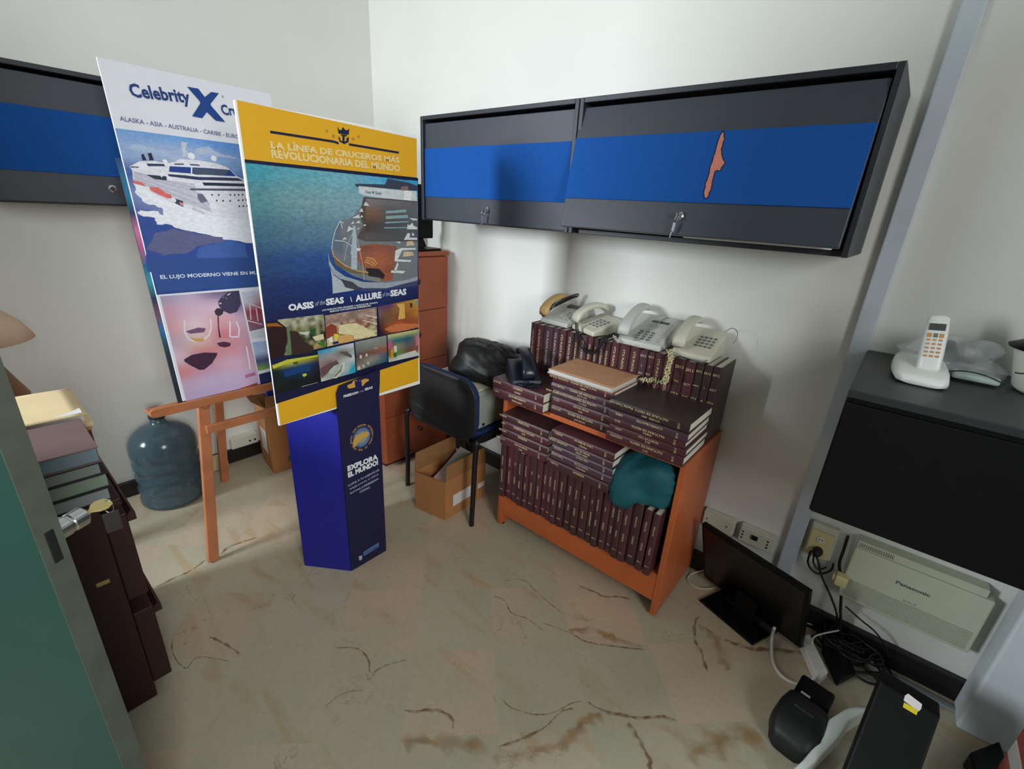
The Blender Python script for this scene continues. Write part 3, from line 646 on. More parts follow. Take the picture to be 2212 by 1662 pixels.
# even royal blue side sheet, brighter than the navy body
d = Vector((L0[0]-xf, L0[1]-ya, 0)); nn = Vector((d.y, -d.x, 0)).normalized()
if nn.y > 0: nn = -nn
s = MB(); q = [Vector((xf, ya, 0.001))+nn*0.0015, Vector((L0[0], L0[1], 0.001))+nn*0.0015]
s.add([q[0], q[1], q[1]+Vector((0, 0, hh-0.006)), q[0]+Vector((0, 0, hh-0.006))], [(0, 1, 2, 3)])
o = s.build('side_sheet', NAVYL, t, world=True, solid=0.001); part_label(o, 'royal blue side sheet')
fp = MB().add([(xf+0.0012, ya, 0.001), (xf+0.0012, yb, 0.001), (xf+0.0012, yb+0.004, 0.74), (xf+0.0012, 0.958, 0.80), (xf+0.0012, 0.962, 0.853), (xf+0.0012, 0.79, 0.828), (xf+0.0012, 0.777, 0.80), (xf+0.0012, 0.777, 0.72)], [tuple(range(8))])
fp.build('front_flap', NAVY, t, world=True, solid=-0.0022)
A = Art((xf+0.0040, 0, 0), (1, 0, 0), (0, 1, 0), (0, 0, 1)); A.k = 1
def zp(x, y): return (600+x/3.323, 760+y/3.323)
A.text('FREEDOM', *zp(472, 322), *zp(575, 292), 5.5, WH, bold=0.04)
A.text('of the', *zp(578, 290), *zp(618, 278), 4, (150, 160, 190), shear=0.3)
A.text('SEAS', *zp(624, 272), *zp(680, 255), 5.5, WH, bold=0.04)
A.text('EXPLORA', *zp(500, 842), *zp(718, 752), 12.5, WH, bold=0.06)
A.text('EL MUNDO!', *zp(503, 888), *zp(720, 792), 12, WH, bold=0.06)
for i, (s_, a, b) in enumerate((('LLAMA A TU AGENTE DE', (505, 962), (726, 848)), ('VIAJES LOCAL O VISITA', (512, 992), (724, 880)), ('ROYALCARIBBEAN', (520, 1018), (720, 912)), ('.COM/ESPANOL', (585, 1010), (662, 972)))):
    A.text(s_, *zp(*a), *zp(*b), 4.6, (170, 176, 196), bold=0.02)
A.build('lettering', t)
A.k = 1
A.poly((208, 156, 70), [zp(*p) for p in [(500, 240), (530, 228), (545, 205), (600, 205), (620, 195), (650, 195), (654, 208), (630, 222), (612, 245), (560, 255), (515, 265), (500, 258)]])
A.poly((30, 34, 90), [zp(*p) for p in [(550, 200), (565, 215), (575, 190), (588, 212), (598, 195), (605, 250), (556, 262)]])
c0 = UX(*zp(605, 615), xf+0.0014)
# globe emblem with ring of letters
A.k = 3
gx, gy = zp(603, 615)
ccv = A.at(gx, gy)
for rr, col in ((0.040, (56, 78, 128)), (0.034, (104, 122, 150)), (0.022, (150, 150, 140))):
    A.disc(col, gx, gy, rr, 1.1, 28)
A.polys((196, 158, 78), [[zp(*p) for p in [(535, 660), (560, 600), (600, 590), (620, 610), (580, 650), (550, 690)]], [zp(*p) for p in [(600, 590), (640, 570), (660, 590), (630, 620)]]])
A.k += 1
for i, ch in enumerate('ROYAL CARIBBEAN INTERNATIONAL OF THE SEAS '):
    if ch == ' ': continue
    a = pi*1.05-2*pi*i/42
    rad = 0.047; p = ccv+A.n*0.0008+A.ux*rad*cos(a)+A.uy*rad*1.1*sin(a)
    ur = A.ux*cos(a)+A.uy*sin(a); ut = A.ux*sin(a)-A.uy*cos(a)
    text_on(A.mb, ch, p, ut, ur, None, 0.0075, 0, lin((206, 150, 74)), 0, 0.03)
A.k += 1
A.build('emblem', t)
A.k = 1
A.poly((170, 178, 190), [zp(*p) for p in [(580, 1470), (606, 1462), (604, 1492), (585, 1500)]])
A.poly((86, 120, 170), [zp(*p) for p in [(612, 1440), (724, 1370), (726, 1400), (618, 1468)]])
A.text('ROYAL CARIBBEAN', *zp(622, 1450), *zp(718, 1395), 4, (30, 40, 90), bold=0.03)
A.build('bottom_logo', t)
# ---------------------------------------------------------------- easel and its boards
PINE = mat('pine_wood', (180, 112, 72), 0.5, var=0.18, scale=9)
LEAN = math.atan2(0.135, 1.11)
EX0 = -1.885
def lx(z): return EX0-math.tan(LEAN)*z
def bar(mb, a, b, w, d, mi=0):
    """bar from a to b, width w (horizontal), depth d"""
    a, b = Vector(a), Vector(b); t = (b-a).normalized(); s = t.cross(Vector((1, 0, 0)))
    if s.length < 1e-3: s = t.cross(Vector((0, 1, 0)))
    s.normalize(); n = s.cross(t).normalized()
    vs = [p+s*i*w/2+n*j*d/2 for p in (a, b) for i, j in ((-1, -1), (1, -1), (1, 1), (-1, 1))]
    mb.hexa(vs, mi)
t = thing('easel', 'pine wood A-frame easel carrying the white ship board', 'easel', (-1.95, 0.69, 0))
for s in (-1, 1):
    mb = MB(); bar(mb, (lx(0)-0.012, 0.69+s*0.275, 0.002), (lx(1.55)-0.06, 0.69+s*0.04, 1.55), 0.040, 0.022); mb.build('leg', PINE, t, bevel=0.003, world=True)
mb = MB(); bar(mb, (-2.50, 0.675, 0.0), (lx(1.5)-0.09, 0.69, 1.50), 0.038, 0.022); mb.build('back_leg', PINE, t, bevel=0.003, world=True)
mb = MB(); bar(mb, (lx(.56)-0.012, 0.50, 0.56), (lx(.56)-0.012, 0.885, 0.56), 0.034, 0.022); mb.build('crossbar', PINE, t, bevel=0.003, world=True)
mb = MB(); bar(mb, (lx(1.45)-0.04, 0.63, 1.45), (lx(1.45)-0.04, 0.75, 1.45), 0.05, 0.018); mb.build('top_block', PINE, t, bevel=0.003, world=True)
TZ = 0.712
mb = MB(); xo = lx(TZ)+0.004
prof = [(xo-0.014, TZ-0.03), (xo+0.062, TZ-0.03), (xo+0.066, TZ+0.006), (xo+0.056, TZ+0.006), (xo+0.052, TZ-0.014), (xo-0.014, TZ-0.014)]
n = len(prof); ys = [0.328, 0.333, 0.345, 1.035, 1.047, 1.052]; sc = [0.55, 0.85, 1, 1, 0.85, 0.55]
vs = []
for y, k in zip(ys, sc):
    for x, z in prof: vs.append((x, y, TZ-0.012+(z-TZ+0.012)*k))
fs = [(i*n+j, i*n+(j+1) % n, (i+1)*n+(j+1) % n, (i+1)*n+j) for i in range(len(ys)-1) for j in range(n)] + [tuple(range(n-1, -1, -1)), tuple(range((len(ys)-1)*n, len(ys)*n))]
mb.add(vs, fs); mb.build('tray', PINE, t, bevel=0.003, world=True)
kn = MB().lathe([(0.002, -0.004), (0.014, 0), (0.017, 0.008), (0.013, 0.018), (0.002, 0.022)], 18, 0, Matrix.Translation((xo-0.004, 0.515, TZ-0.048)) @ Matrix.Rotation(pi/2, 4, 'Y'))
kn.build('peg', PINE, t, smooth=True, world=True)

# board plane
P2 = Vector((-1.915+0.004, 0, 0.70)); N2 = Vector((cos(LEAN), 0, sin(LEAN))); U2 = Vector((0, 1, 0)); V2 = Vector((-sin(LEAN), 0, cos(LEAN)))
def loc2(y, s, d=0): return P2+U2*y+V2*s+N2*d
A = Art(P2, N2, U2, V2)
tl = A.at(211, 123, 0); tr = A.at(585, 210, 0); bl = A.at(393, 868, 0)
y0 = (tl.y+bl.y)/2; y1 = tr.y; sT = (tl-P2).dot(V2); sB = (bl-P2).dot(V2); sB = max(sB, 0.004)
t = thing('ship_poster_board', 'white foam board with a sailing cruise ship and wine glasses, leaning on the easel', 'poster', tuple(loc2((y0+y1)/2, sB)))
mb = MB(); mb.hexa([loc2(y, s, d) for s in (sB, sT) for y, d in ((y0, -0.006), (y0, 0), (y1, 0), (y1, -0.006))]); mb.build('board', mat('board_white', (226, 228, 236), 0.42), t, world=True, bevel=0.001)
z4 = lambda x, y: (250+x/5.035, 270+y/5.035)
Z = lambda l: [z4(x, y) for x, y in l]
def onb(y, s): # board coords -> pixel is not needed: add by board coordinates
    return loc2(y, s, 0.0005)
# ship photograph spans full width; right edge by board coordinates
A.k = 1
def bq(px, py): return A.at(px, py)
R0 = lambda y_px: None
def rightpt(px, py, f=1.0):
    """point on the board at the right edge on the same level as (px,py)"""
    p = A.at(px, py); s = (p-P2).dot(V2); return loc2(y0+(y1-y0)*f, s, 0)
def gradw(q, cols, k):
    a = Art(P2, N2, U2, V2); a.k = k; sv = A.mb; a.mb = A.mb
    old = a.at; a.at = lambda x, y, lift=None: x+N2*(0.0004+0.00005*a.k)
    a.grad([(p, None) for p in q], cols, 4)
# levels measured on the left edge of the print
a0 = A.at(250, 277, 0); a1 = A.at(325, 580, 0); a2 = A.at(341, 637, 0); 
s_ = lambda p: (p-P2).dot(V2)
L_ = lambda s, y: loc2(y, s, 0)
yl, yr = y0+0.002, y1-0.002
gradw([L_(s_(a0), yl), L_(s_(a0), yr), L_(s_(a2), yr), L_(s_(a2), yl)], [
 [(120, 160, 215), (110, 160, 220), (90, 140, 210), (90, 140, 210)],
 [(150, 175, 215), (170, 185, 215), (130, 165, 215), (100, 145, 205)],
 [(60, 90, 160), (110, 140, 190), (90, 130, 190), (60, 110, 180)],
 [(120, 140, 190), (120, 140, 190), (180, 185, 215), (150, 165, 205)],
 [(70, 90, 150), (170, 175, 210), (190, 195, 220), (200, 205, 225)],
 [(34, 70, 150), (40, 76, 155), (60, 90, 160), (120, 140, 190)],
 [(30, 66, 150), (60, 76, 130), (40, 88, 170), (30, 80, 165)],
 [(28, 60, 140), (34, 76, 158), (40, 92, 178), (26, 70, 150)],
 [(28, 58, 134), (32, 66, 142), (34, 74, 150), (26, 56, 130)]], 1)
A.k = 2
A.poly((170, 188, 216), Z(jag([(150, 220), (260, 215), (380, 235), (600, 300), (560, 320), (300, 280), (160, 270)])))
A.poly((196, 204, 216), Z(jag([(710, 190), (790, 195), (760, 270), (780, 330), (740, 350), (720, 260)])))
A.poly((176, 190, 216), Z(jag([(840, 270), (1000, 235), (1160, 320), (1320, 350), (1290, 370), (1000, 330), (860, 300)])))
A.poly((236, 238, 246), Z(jag([(190, 640), (480, 740), (760, 880), (1480, 1000), (1500, 1290), (1180, 1250), (980, 1190), (720, 1140), (560, 1080), (440, 1080), (420, 1010), (300, 1000), (240, 960), (260, 930), (440, 940), (520, 980), (500, 900), (330, 850), (230, 760)])))
A.poly((204, 206, 222), Z([(180, 500), (330, 560), (560, 600), (880, 610), (1440, 700), (1470, 1030), (1050, 990), (740, 900), (460, 770), (190, 620)]))
A.poly((228, 228, 236), Z([(150, 450), (260, 395), (430, 395), (560, 420), (640, 400), (700, 370), (900, 385), (1100, 420), (1220, 465), (1320, 560), (1420, 610), (1460, 1040), (1100, 1000), (740, 900), (620, 840), (340, 700), (190, 640), (180, 500)]))
A.poly((200, 200, 214), Z([(190, 500), (560, 600), (860, 640), (880, 780), (1000, 830), (1050, 950), (740, 850), (540, 760), (340, 670), (190, 610)]))
A.lines((168, 168, 190), [Z([(200, 530), (560, 640), (860, 720), (1020, 860)]), Z([(200, 560), (540, 680), (860, 790), (1030, 920)]), Z([(200, 590), (540, 720), (840, 840), (1030, 940)]), Z([(200, 515), (560, 615), (870, 690)])], 0.0022)
A.poly((30, 62, 138), Z([(585, 450), (1000, 470), (1240, 490), (1310, 560), (1000, 545), (580, 510)]))
A.poly((70, 82, 104), Z([(840, 470), (1240, 490), (1180, 550), (850, 540)]))
A.poly((44, 54, 84), Z([(560, 535), (900, 560), (1330, 580), (1390, 610), (900, 600), (580, 560)]))
A.poly((32, 48, 66), Z([(940, 625), (1395, 640), (1400, 670), (960, 660)]))
A.poly((84, 90, 104), Z([(800, 690), (1415, 695), (1415, 720), (820, 712)]))
A.poly((40, 50, 72), Z([(330, 540), (550, 560), (555, 605), (420, 590)]))
A.poly((50, 60, 90), Z([(335, 420), (520, 425), (540, 450), (350, 450)]))
A.poly((70, 84, 110), Z([(160, 450), (250, 455), (245, 468), (165, 466)]))
A.lines((232, 234, 240), [Z([(200, 470), (560, 520), (900, 560), (1330, 568)]), Z([(480, 500), (500, 570)]), Z([(825, 455), (822, 540)])], 0.004)
A.poly((24, 36, 60), Z([(275, 325), (300, 315), (335, 385), (290, 385)]))
A.poly((24, 36, 60), Z([(345, 310), (385, 305), (415, 385), (365, 385), (360, 350)]))
A.polys((70, 84, 110), [Z([(635, 420), (740, 420), (735, 436), (640, 434)]), Z([(800, 425), (900, 430), (920, 448), (810, 440)])])
A.discs((236, 238, 242), [(*z4(820, 340), .011), (*z4(1065, 365), .0095), (*z4(535, 400), .0075)])
A.poly((214, 108, 104), Z([(185, 600), (290, 630), (330, 670), (190, 635)]))
A.poly((222, 106, 100), Z([(360, 675), (460, 680), (540, 740), (600, 760), (610, 800), (560, 800), (450, 750), (380, 715)]))
A.poly((60, 60, 80), Z([(640, 800), (730, 830), (735, 895), (660, 860), (600, 820)]))
A.poly((214, 140, 140), Z([(690, 840), (730, 850), (735, 885), (700, 870)]))
A.discs((236, 236, 240), [(*z4(630, 820), .007), (*z4(350, 690), .004)])
A.poly((110, 104, 130), Z([(885, 745), (940, 750), (1000, 830), (930, 850), (890, 800)]))
A.polys((52, 60, 84), [Z([(x-8, y-8), (x+8, y-8), (x+8, y+10), (x-8, y+10)]) for x, y in ((1047, 760), (1118, 760), (1245, 762), (1292, 762), (1335, 760), (1378, 758), (1097, 822), (1165, 825), (1243, 826), (1335, 820), (1380, 818), (1420, 815), (1343, 884), (1386, 882), (1428, 880))])
A.text('ECLIPSE', *z4(835, 905), *z4(965, 965), 5, (150, 150, 175), shear=0.2)
A.poly((38, 72, 150), Z(jag([(250, 990), (300, 1000), (420, 1010), (440, 1080), (560, 1085), (720, 1145), (980, 1190), (1180, 1250), (1500, 1290), (1530, 1600), (350, 1600), (300, 1200)])))
A.poly((92, 96, 138), Z(jag([(420, 1180), (640, 1130), (900, 1190), (1160, 1220), (1180, 1270), (900, 1320), (760, 1400), (520, 1420), (340, 1350)])))
A.poly((60, 96, 168), Z(jag([(900, 1340), (1250, 1250), (1400, 1300), (1460, 1640), (1100, 1640), (860, 1480)])))
A.poly((96, 112, 150), Z(jag([(860, 1480), (960, 1460), (1080, 1530), (1180, 1640), (1020, 1640), (940, 1560)])))
A.build('ship_photo', t)
A.k = 40
A.poly((36, 74, 142), [(320, 560), (553, 556), (560, 618), (341, 632)])
A.text('EL LUJO MODERNO VIENE EN MU', 346, 600, 556, 590, 10, (226, 232, 240), bold=0.02)
A.text('Celebrity', 280, 199, 410, 214, 36, (34, 62, 122), bold=0.03)
def z5(x, y): return (x/3.323, 80+y/3.323)
A.poly((26, 66, 138), [z5(*p) for p in [(1342, 358), (1422, 372), (1468, 432), (1515, 396), (1570, 405), (1510, 480), (1512, 492), (1616, 612), (1548, 602), (1484, 540), (1450, 584), (1378, 570), (1436, 478), (1432, 462)]])
A.text('Cru', 477, 237, 512, 240, 22, (34, 62, 122), bold=0.03)
A.text('R', 479, 209, 483, 210, 5, (60, 84, 134))
A.text('ALASKA - ASIA - AUSTRALIA - CARIBE - EURO', 258, 256, 516, 296, 9, (96, 110, 150), bold=0.015)
A.build('lettering', t)
# wine photograph
A.k = 1
def z6(x, y): return (340+x/5.935, 600+y/5.935)
W = lambda l: [z6(x, y) for x, y in l]
A.grad(W([(30, 240), (1045, 165), (1315, 1365), (370, 1585)]), [
 [(160, 150, 180), (190, 170, 200), (120, 100, 140), (70, 60, 90)],
 [(200, 150, 170), (214, 180, 200), (220, 190, 210), (120, 110, 150)],
 [(206, 150, 160), (230, 200, 210), (220, 160, 170), (200, 170, 190)],
 [(190, 160, 180), (214, 190, 180), (206, 120, 130), (200, 160, 180)],
 [(214, 190, 204), (206, 130, 136), (206, 140, 150), (200, 150, 170)],
 [(210, 130, 130), (200, 150, 170), (210, 170, 190), (206, 160, 180)],
 [(196, 170, 196), (196, 176, 206), (200, 176, 206), (204, 172, 196)],
 [(186, 166, 204), (190, 168, 206), (196, 172, 208), (196, 168, 200)]], 3)
A.poly((58, 52, 84), W([(900, 190), (1040, 170), (1070, 340), (1020, 440), (930, 465), (850, 430), (790, 370), (775, 310), (820, 250)]))
A.poly((52, 40, 60), W([(730, 430), (760, 395), (800, 390), (850, 420), (835, 470), (790, 495), (745, 475)]))
A.poly((48, 36, 58), W([(768, 490), (785, 490), (790, 640), (815, 770), (790, 770), (775, 640)]))
A.poly((60, 26, 56), W([(340, 1050), (440, 990), (600, 960), (770, 965), (760, 1000), (700, 1100), (600, 1180), (540, 1185), (430, 1130), (350, 1080)]))
A.poly((76, 30, 60), W([(760, 840), (850, 820), (940, 840), (930, 880), (860, 895), (790, 880)]))
A.poly((200, 150, 160), W([(700, 800), (900, 780), (1000, 780), (940, 820), (800, 820), (720, 840)]))
A.lines((228, 218, 232), [W([(345, 550), (350, 700), (400, 790), (500, 825)]), W([(680, 530), (690, 640), (660, 740), (560, 820)]), W([(930, 560), (930, 760), (1040, 760), (1050, 660), (1010, 560)]), W([(1140, 880), (1190, 1180)])], 0.005)
A.poly((110, 80, 110), W([(360, 690), (520, 640), (620, 650), (600, 700), (420, 720)]))
A.polys((220, 214, 214), [W([(890, 220), (940, 195), (930, 215), (900, 230)]), W([(780, 320), (825, 325), (810, 345)]), W([(835, 250), (850, 250), (848, 262)]), W([(870, 260), (888, 262), (880, 272)])])
A.poly((200, 160, 90), W([(420, 770), (540, 780), (600, 780), (590, 820), (480, 820)]))
A.poly((176, 110, 140), W([(1120, 1250), (1250, 1210), (1260, 1250), (1130, 1290)]))
A.poly((150, 70, 40), W([(1060, 1420), (1280, 1345), (1285, 1370), (1100, 1430)]))
A.build('wine_photo', t)
A.k = 1
A.grad(W([(1075, 185), (1330, 150), (1395, 640), (1185, 690)]), [[(190, 200, 216), (196, 206, 222)], [(196, 200, 214), (190, 150, 160)], [(150, 60, 80), (170, 50, 80)], [(150, 80, 100), (150, 60, 90)], [(120, 100, 120), (130, 90, 110)]])
A.lines((220, 210, 214), [W([(1180, 330), (1200, 540)]), W([(1265, 390), (1290, 560)]), W([(1150, 320), (1350, 400)]), W([(1150, 550), (1340, 600)])], 0.004)
A.poly((206, 206, 216), W([(1190, 700), (1390, 650), (1400, 760), (1205, 790)]))
A.grad(W([(1215, 830), (1405, 810), (1445, 1160), (1290, 1200)]), [[(150, 176, 220), (170, 190, 226)], [(170, 190, 224), (190, 200, 226)], [(70, 80, 120), (80, 90, 130)], [(140, 170, 80), (120, 150, 70)]])
A.poly((26, 40, 84), W([(1300, 1240), (1450, 1200), (1470, 1330), (1320, 1360)]))
A.build('small_photo', t)
# second board behind it
c = lambda px, py, d=-0.010: UP(px, py, P2+N2*d, N2)
tl3 = c(245, 340); bl3 = c(388, 868)
ya3 = (tl3.y+bl3.y)/2; sT3 = (tl3-P2).dot(V2)
t = thing('art_poster_board', 'shorter board with blue pink teal print showing behind the white ship board', 'poster', tuple(loc2((ya3+y1)/2, 0.005, -0.012)))
mb = MB(); mb.hexa([loc2(y, s, d) for s in (0.004, sT3) for y, d in ((ya3, -0.018), (ya3, -0.0085), (y1-0.02, -0.0085), (y1-0.02, -0.018))]); mb.build('board', mat('board_dark', (30, 34, 44), 0.5), t, world=True, bevel=0.001)
A3 = Art(P2+N2*(-0.0085), N2, U2, V2); A3.k = 0
P_ = [loc2(ya3, sT3, -0.008), loc2(ya3+0.12, sT3, -0.008), loc2(ya3+0.12, 0.006, -0.008), loc2(ya3, 0.006, -0.008)]
cols = [(20, 60, 110), (24, 100, 140), (20, 110, 150), (20, 50, 90), (190, 110, 150), (170, 80, 130), (20, 110, 140), (30, 140, 160), (20, 40, 70), (110, 70, 90), (30, 100, 150), (24, 60, 80), (26, 30, 44), (24, 40, 50), (24, 28, 36), (30, 34, 40)]
mb = MB(); q = P_; vs = []; fs = []; cs = []
for j in range(len(cols)):
    v = j/(len(cols)-1); vs += [q[0].lerp(q[3], v), q[1].lerp(q[2], v)]
for j in range(len(cols)-1):
    fs.append((2*j, 2*j+1, 2*j+3, 2*j+2)); cs.append([lin(cols[j]), lin(cols[j]), lin(cols[j+1]), lin(cols[j+1])])
mb.add(vs, fs, 0, None, cs); mb.build('print', PRINT, t, world=True)

# ---------------------------------------------------------------- bookcase
ORG = mat('orange_laminate', (192, 100, 54), 0.42, var=0.08, scale=5)
t = thing('bookcase', 'orange wood bookcase packed with maroon ledgers on both shelves', 'bookcase', (-0.796, 1.43, 0))
BX0, BX1, BY0, BY1 = -1.205, -0.388, 1.43, YB-0.032
for x in (BX0, BX1-0.022): MB().box((x, BY0, 0.012), (x+0.022, BY1, 0.684)).build('side_panel', ORG, t, world=True, bevel=0.002)
MB().box((BX0+0.0222, BY0, 0.664), (BX1-0.0222, BY1-0.008, 0.684)).build('shelf', ORG, t, world=True, bevel=0.001)
MB().box((BX0+0.0222, BY0+0.019, 0.18), (BX1-0.0222, BY1-0.008, 0.20)).build('shelf', ORG, t, world=True, bevel=0.001)
MB().box((BX0+0.0222, BY0+0.002, 0.075), (BX1-0.0222, BY0+0.018, 0.199)).build('plinth_rail', ORG, t, world=True, bevel=0.001)
MB().box((BX0+0.0222, BY1-0.007, 0.075), (BX1-0.0222, BY1, 0.684)).build('back_panel', mat('hardboard', (120, 70, 44), 0.8), t, world=True)
for x in (BX0+0.011, BX1-0.011):
    for y in (BY0+0.03, BY1-0.03): MB().lathe([(0.009, 0.0), (0.009, 0.0118)], 14, 0, Matrix.Translation((x, y, 0))).build('foot_pad', BLACKTRIM, t, world=True)

MAR = [mat('ledger_maroon', (80, 44, 50), 0.34, var=0.06, bump=0.25, bscale=700), mat('ledger_brown', (68, 42, 44), 0.34, var=0.06, bump=0.25, bscale=700), mat('ledger_plum', (76, 54, 66), 0.30, var=0.06, bump=0.25, bscale=700)]
BROWN = mat('ledger_dark', (58, 44, 46), 0.36, var=0.06, bump=0.2, bscale=700)
PAGE = mat('page_edges', (214, 212, 196), 0.85, var=0.05, scale=300)
GOLD = mat('gold_stamp', (232, 212, 164), 0.45)
def book(kind, label, Lh, D, T, M, cov, lines=(), group=None, page=True):
    """local: spine towards -y, thickness x 0..T, height z 0..Lh, depth y 0..D. lines: (text, z centre, size, mode)"""
    t = bpy.data.objects.new(kind, None); COL.objects.link(t); t.matrix_world = M; t.empty_display_size = 0.02
    t['label'] = label; t['category'] = 'book'
    if group: t['group'] = group
    c = 0.0028
    b = MB().box((0, 0.004, 0), (c, D, Lh)); b.box((T-c, 0.004, 0), (T, D, Lh))
    n = 5; pr = [(T*i/n, 0.004-0.004*sin(pi*i/n)**0.6) for i in range(n+1)] + [(T, 0.0065), (0, 0.0065)]
    b.prism(pr, 0, Lh); b.build('cover', cov, t, bevel=0.0008, seg=1)
    MB().box((c+0.0003, 0.0068, 0.004), (T-c-0.0003, D-0.004, Lh-0.004)).build('pages', PAGE, t)
    if lines:
        mb = MB()
        for txt, z, sz, mode in lines:
            if mode == 'v': text_on(mb, txt, (T/2, -0.0004, z), (0, 0, -1), (1, 0, 0), None, sz)
            elif mode == 'V': text_on(mb, txt, (T/2, -0.0004, z), (0, 0, 1), (-1, 0, 0), None, sz)
            elif mode == 'a': text_on(mb, txt, (T*0.7, -0.0004, z), (0, 0, 1), (-1, 0, 0), None, sz)
            elif mode == 'b': text_on(mb, txt, (T*0.3, -0.0004, z), (0, 0, 1), (-1, 0, 0), None, sz)
            elif mode == 'c': text_on(mb, txt, (T*0.3, -0.0004, z), (0, 0, -1), (1, 0, 0), None, sz)
            elif mode == 'd': text_on(mb, txt, (T*0.7, -0.0004, z), (0, 0, -1), (1, 0, 0), None, sz)
            elif txt:
                g_ = text_geo(txt); k_ = min(sz, T*0.8*g_[3]/g_[2]); text_on(mb, txt, (T/2, -0.0004, z), (1, 0, 0), (0, 0, 1), None, k_)
        mb.build('lettering', GOLD, t)
    return t
ORD = ['first', 'second', 'third', 'fourth', 'fifth', 'sixth', 'seventh', 'eighth', 'ninth', 'tenth', 'eleventh', 'twelfth', 'thirteenth', 'fourteenth', 'fifteenth', 'sixteenth', 'seventeenth', 'eighteenth', 'nineteenth', 'twentieth', 'twenty-first', 'twenty-second', 'twenty-third', 'twenty-fourth', 'twenty-fifth']
# standing row on top, under the telephones
TY = 1.628
xs = [115, 165, 233, 318, 378, 445, 515, 565, 640, 695, 748, 802, 858, 935, 1032, 1125, 1198, 1262, 1352, 1452, 1550, 1645, 1720, 1800, 1885]
py = lambda x: 295+(x-115)*0.2408
wx = [UY(1120+x/4.254, 620+py(x)/4.254, TY).x for x in xs]
R = random.Random(11); nb = len(xs)-1
for i in range(nb):
    x0, x1 = wx[i]+0.0008, wx[i+1]-0.0012
    if i == nb-1: x1 = min(x1, BX1-0.002)
    T = x1-x0; h = 0.294+R.uniform(-0.004, 0.003)
    if i >= nb-5: ln = [('2013' if i != nb-1 else '2012', h-0.03, 0.011, 'h'), (R.choice(['DIC', 'ENERO', 'OCT', '1']), h-0.085, 0.008, 'h'), (R.choice(['VTA', 'CC', '4']), h-0.135, 0.011, 'h')]
    elif i in (15, 16): ln = [('2013', h-0.02, 0.010, 'h'), ('1', h-0.06, 0.009, 'h'), ('DIC', h-0.09, 0.008, 'h')]
    elif i == 19: ln = [('V Y T SAS', h-0.07, 0.012, 'v'), ('VENTA', h-0.07, 0.010, 'd')]
    else: ln = [('VTX PUNTA ESTACION', h-0.098, min(0.0105, T*0.32), 'v'), (R.choice(['DIC', 'MAR', '1', 'AGO']), h-0.22, 0.008, 'h'), ('2013', h-0.25, 0.009, 'h')]
    if i == 0: lab = 'leftmost upright maroon ledger in the row under the telephones'
    elif i == nb-1: lab = 'rightmost upright dark ledger, its whole cover showing beside the wall'
    elif i >= nb-6: lab = '%s upright ledger from the right end of the row under the telephones' % ORD[nb-1-i]
    else: lab = '%s upright ledger from the left end of the row under the telephones' % ORD[i]
    book('ledger_book', lab, h, BY1-0.009-TY-R.uniform(0, 0.006), T, Matrix.Translation((x0, TY+R.uniform(-0.003, 0.003), 0.6845)), R.choice(MAR) if i < nb-3 else BROWN, ln, 'upright ledgers on top of the bookcase')
# lying piles; M maps local z -> world x, local x -> world z
def lie(x, y, z, rz=0.0, flip=False):
    if flip: # text upside down: local z -> -x
        base = Matrix(((0, 0, -1, 0), (0, 1, 0, 0), (1, 0, 0, 0), (0, 0, 0, 1)))
    else:
        base = Matrix(((0, 0, 1, 0), (0, 1, 0, 0), (-1, 0, 0, 0), (0, 0, 0, 1)))
    return Matrix.Translation((x, y, z)) @ Matrix.Rotation(rz, 4, 'Z') @ base
def pile(x0, x1, y, zb, ths, covs, texts, place, group, D=0.235, jit=0.004, seed=1, cen=None):
    R = random.Random(seed); z = zb; n = len(ths); L = x1-x0
    for i, T in enumerate(ths):
        j = R.uniform(-jit, jit); rz = R.uniform(-0.012, 0.012); l2 = L-abs(j)
        pos = ('bottom' if i == 0 else 'topmost' if i == n-1 else ORD[i]+' from the bottom') + ' ledger of '+place
        if n == 2: pos = ('lower' if i == 0 else 'upper')+' ledger of '+place
        book('ledger_book', pos, l2, D, T-0.0004, lie(x1+j*0.5, y+R.uniform(-0.004, 0.004), z+0.0003, rz, True), covs[i % len(covs)], texts[i % len(texts)], group)
        z += T
    return z
tx = lambda a, b, c, L=0.29: [(a, L*0.84, 0.008, 'a'), (b, L*0.45, 0.0085, 'a'), (c, L*0.45, 0.007, 'b'), ('2013', L*0.12, 0.007, 'h')]
g1 = 'ledgers piled flat along the front of the bookcase top'
SHT = 0.6845
zl = pile(-1.238, -0.968, 1.392, SHT, [0.043, 0.043], [MAR[0]], [tx('VIAJES', 'COMPROBANTES', 'CONTABLES'), tx('BALBOA', 'EGRESOS', 'MARZO')], 'the maroon pair under the navy telephone', g1, D=0.225, seed=3)
zm = pile(-0.960, -0.682, 1.428, SHT, [0.040, 0.036, 0.030, 0.030, 0.034], [MAR[1], MAR[0], MAR[2], MAR[2], MAR[0]], [tx('2013 DIC', 'FACTURA DE VENTA', '517.001-517'), tx('CC 5', 'RECIBO DE CAJA', '2013'), tx('OFICINA PUERTO AZUL', 'NOTAS DE CREDITO', 'JUNIO 2 31'), tx('TOURS S.A.S.', 'FACTURA DE VENTA', '517 A 519'), tx('MUNDIAL TOURS', 'FACTURA DE VENTA', 'ABRIL')], 'the pile under the tan folder', g1, D=0.195, seed=4, jit=0.007)
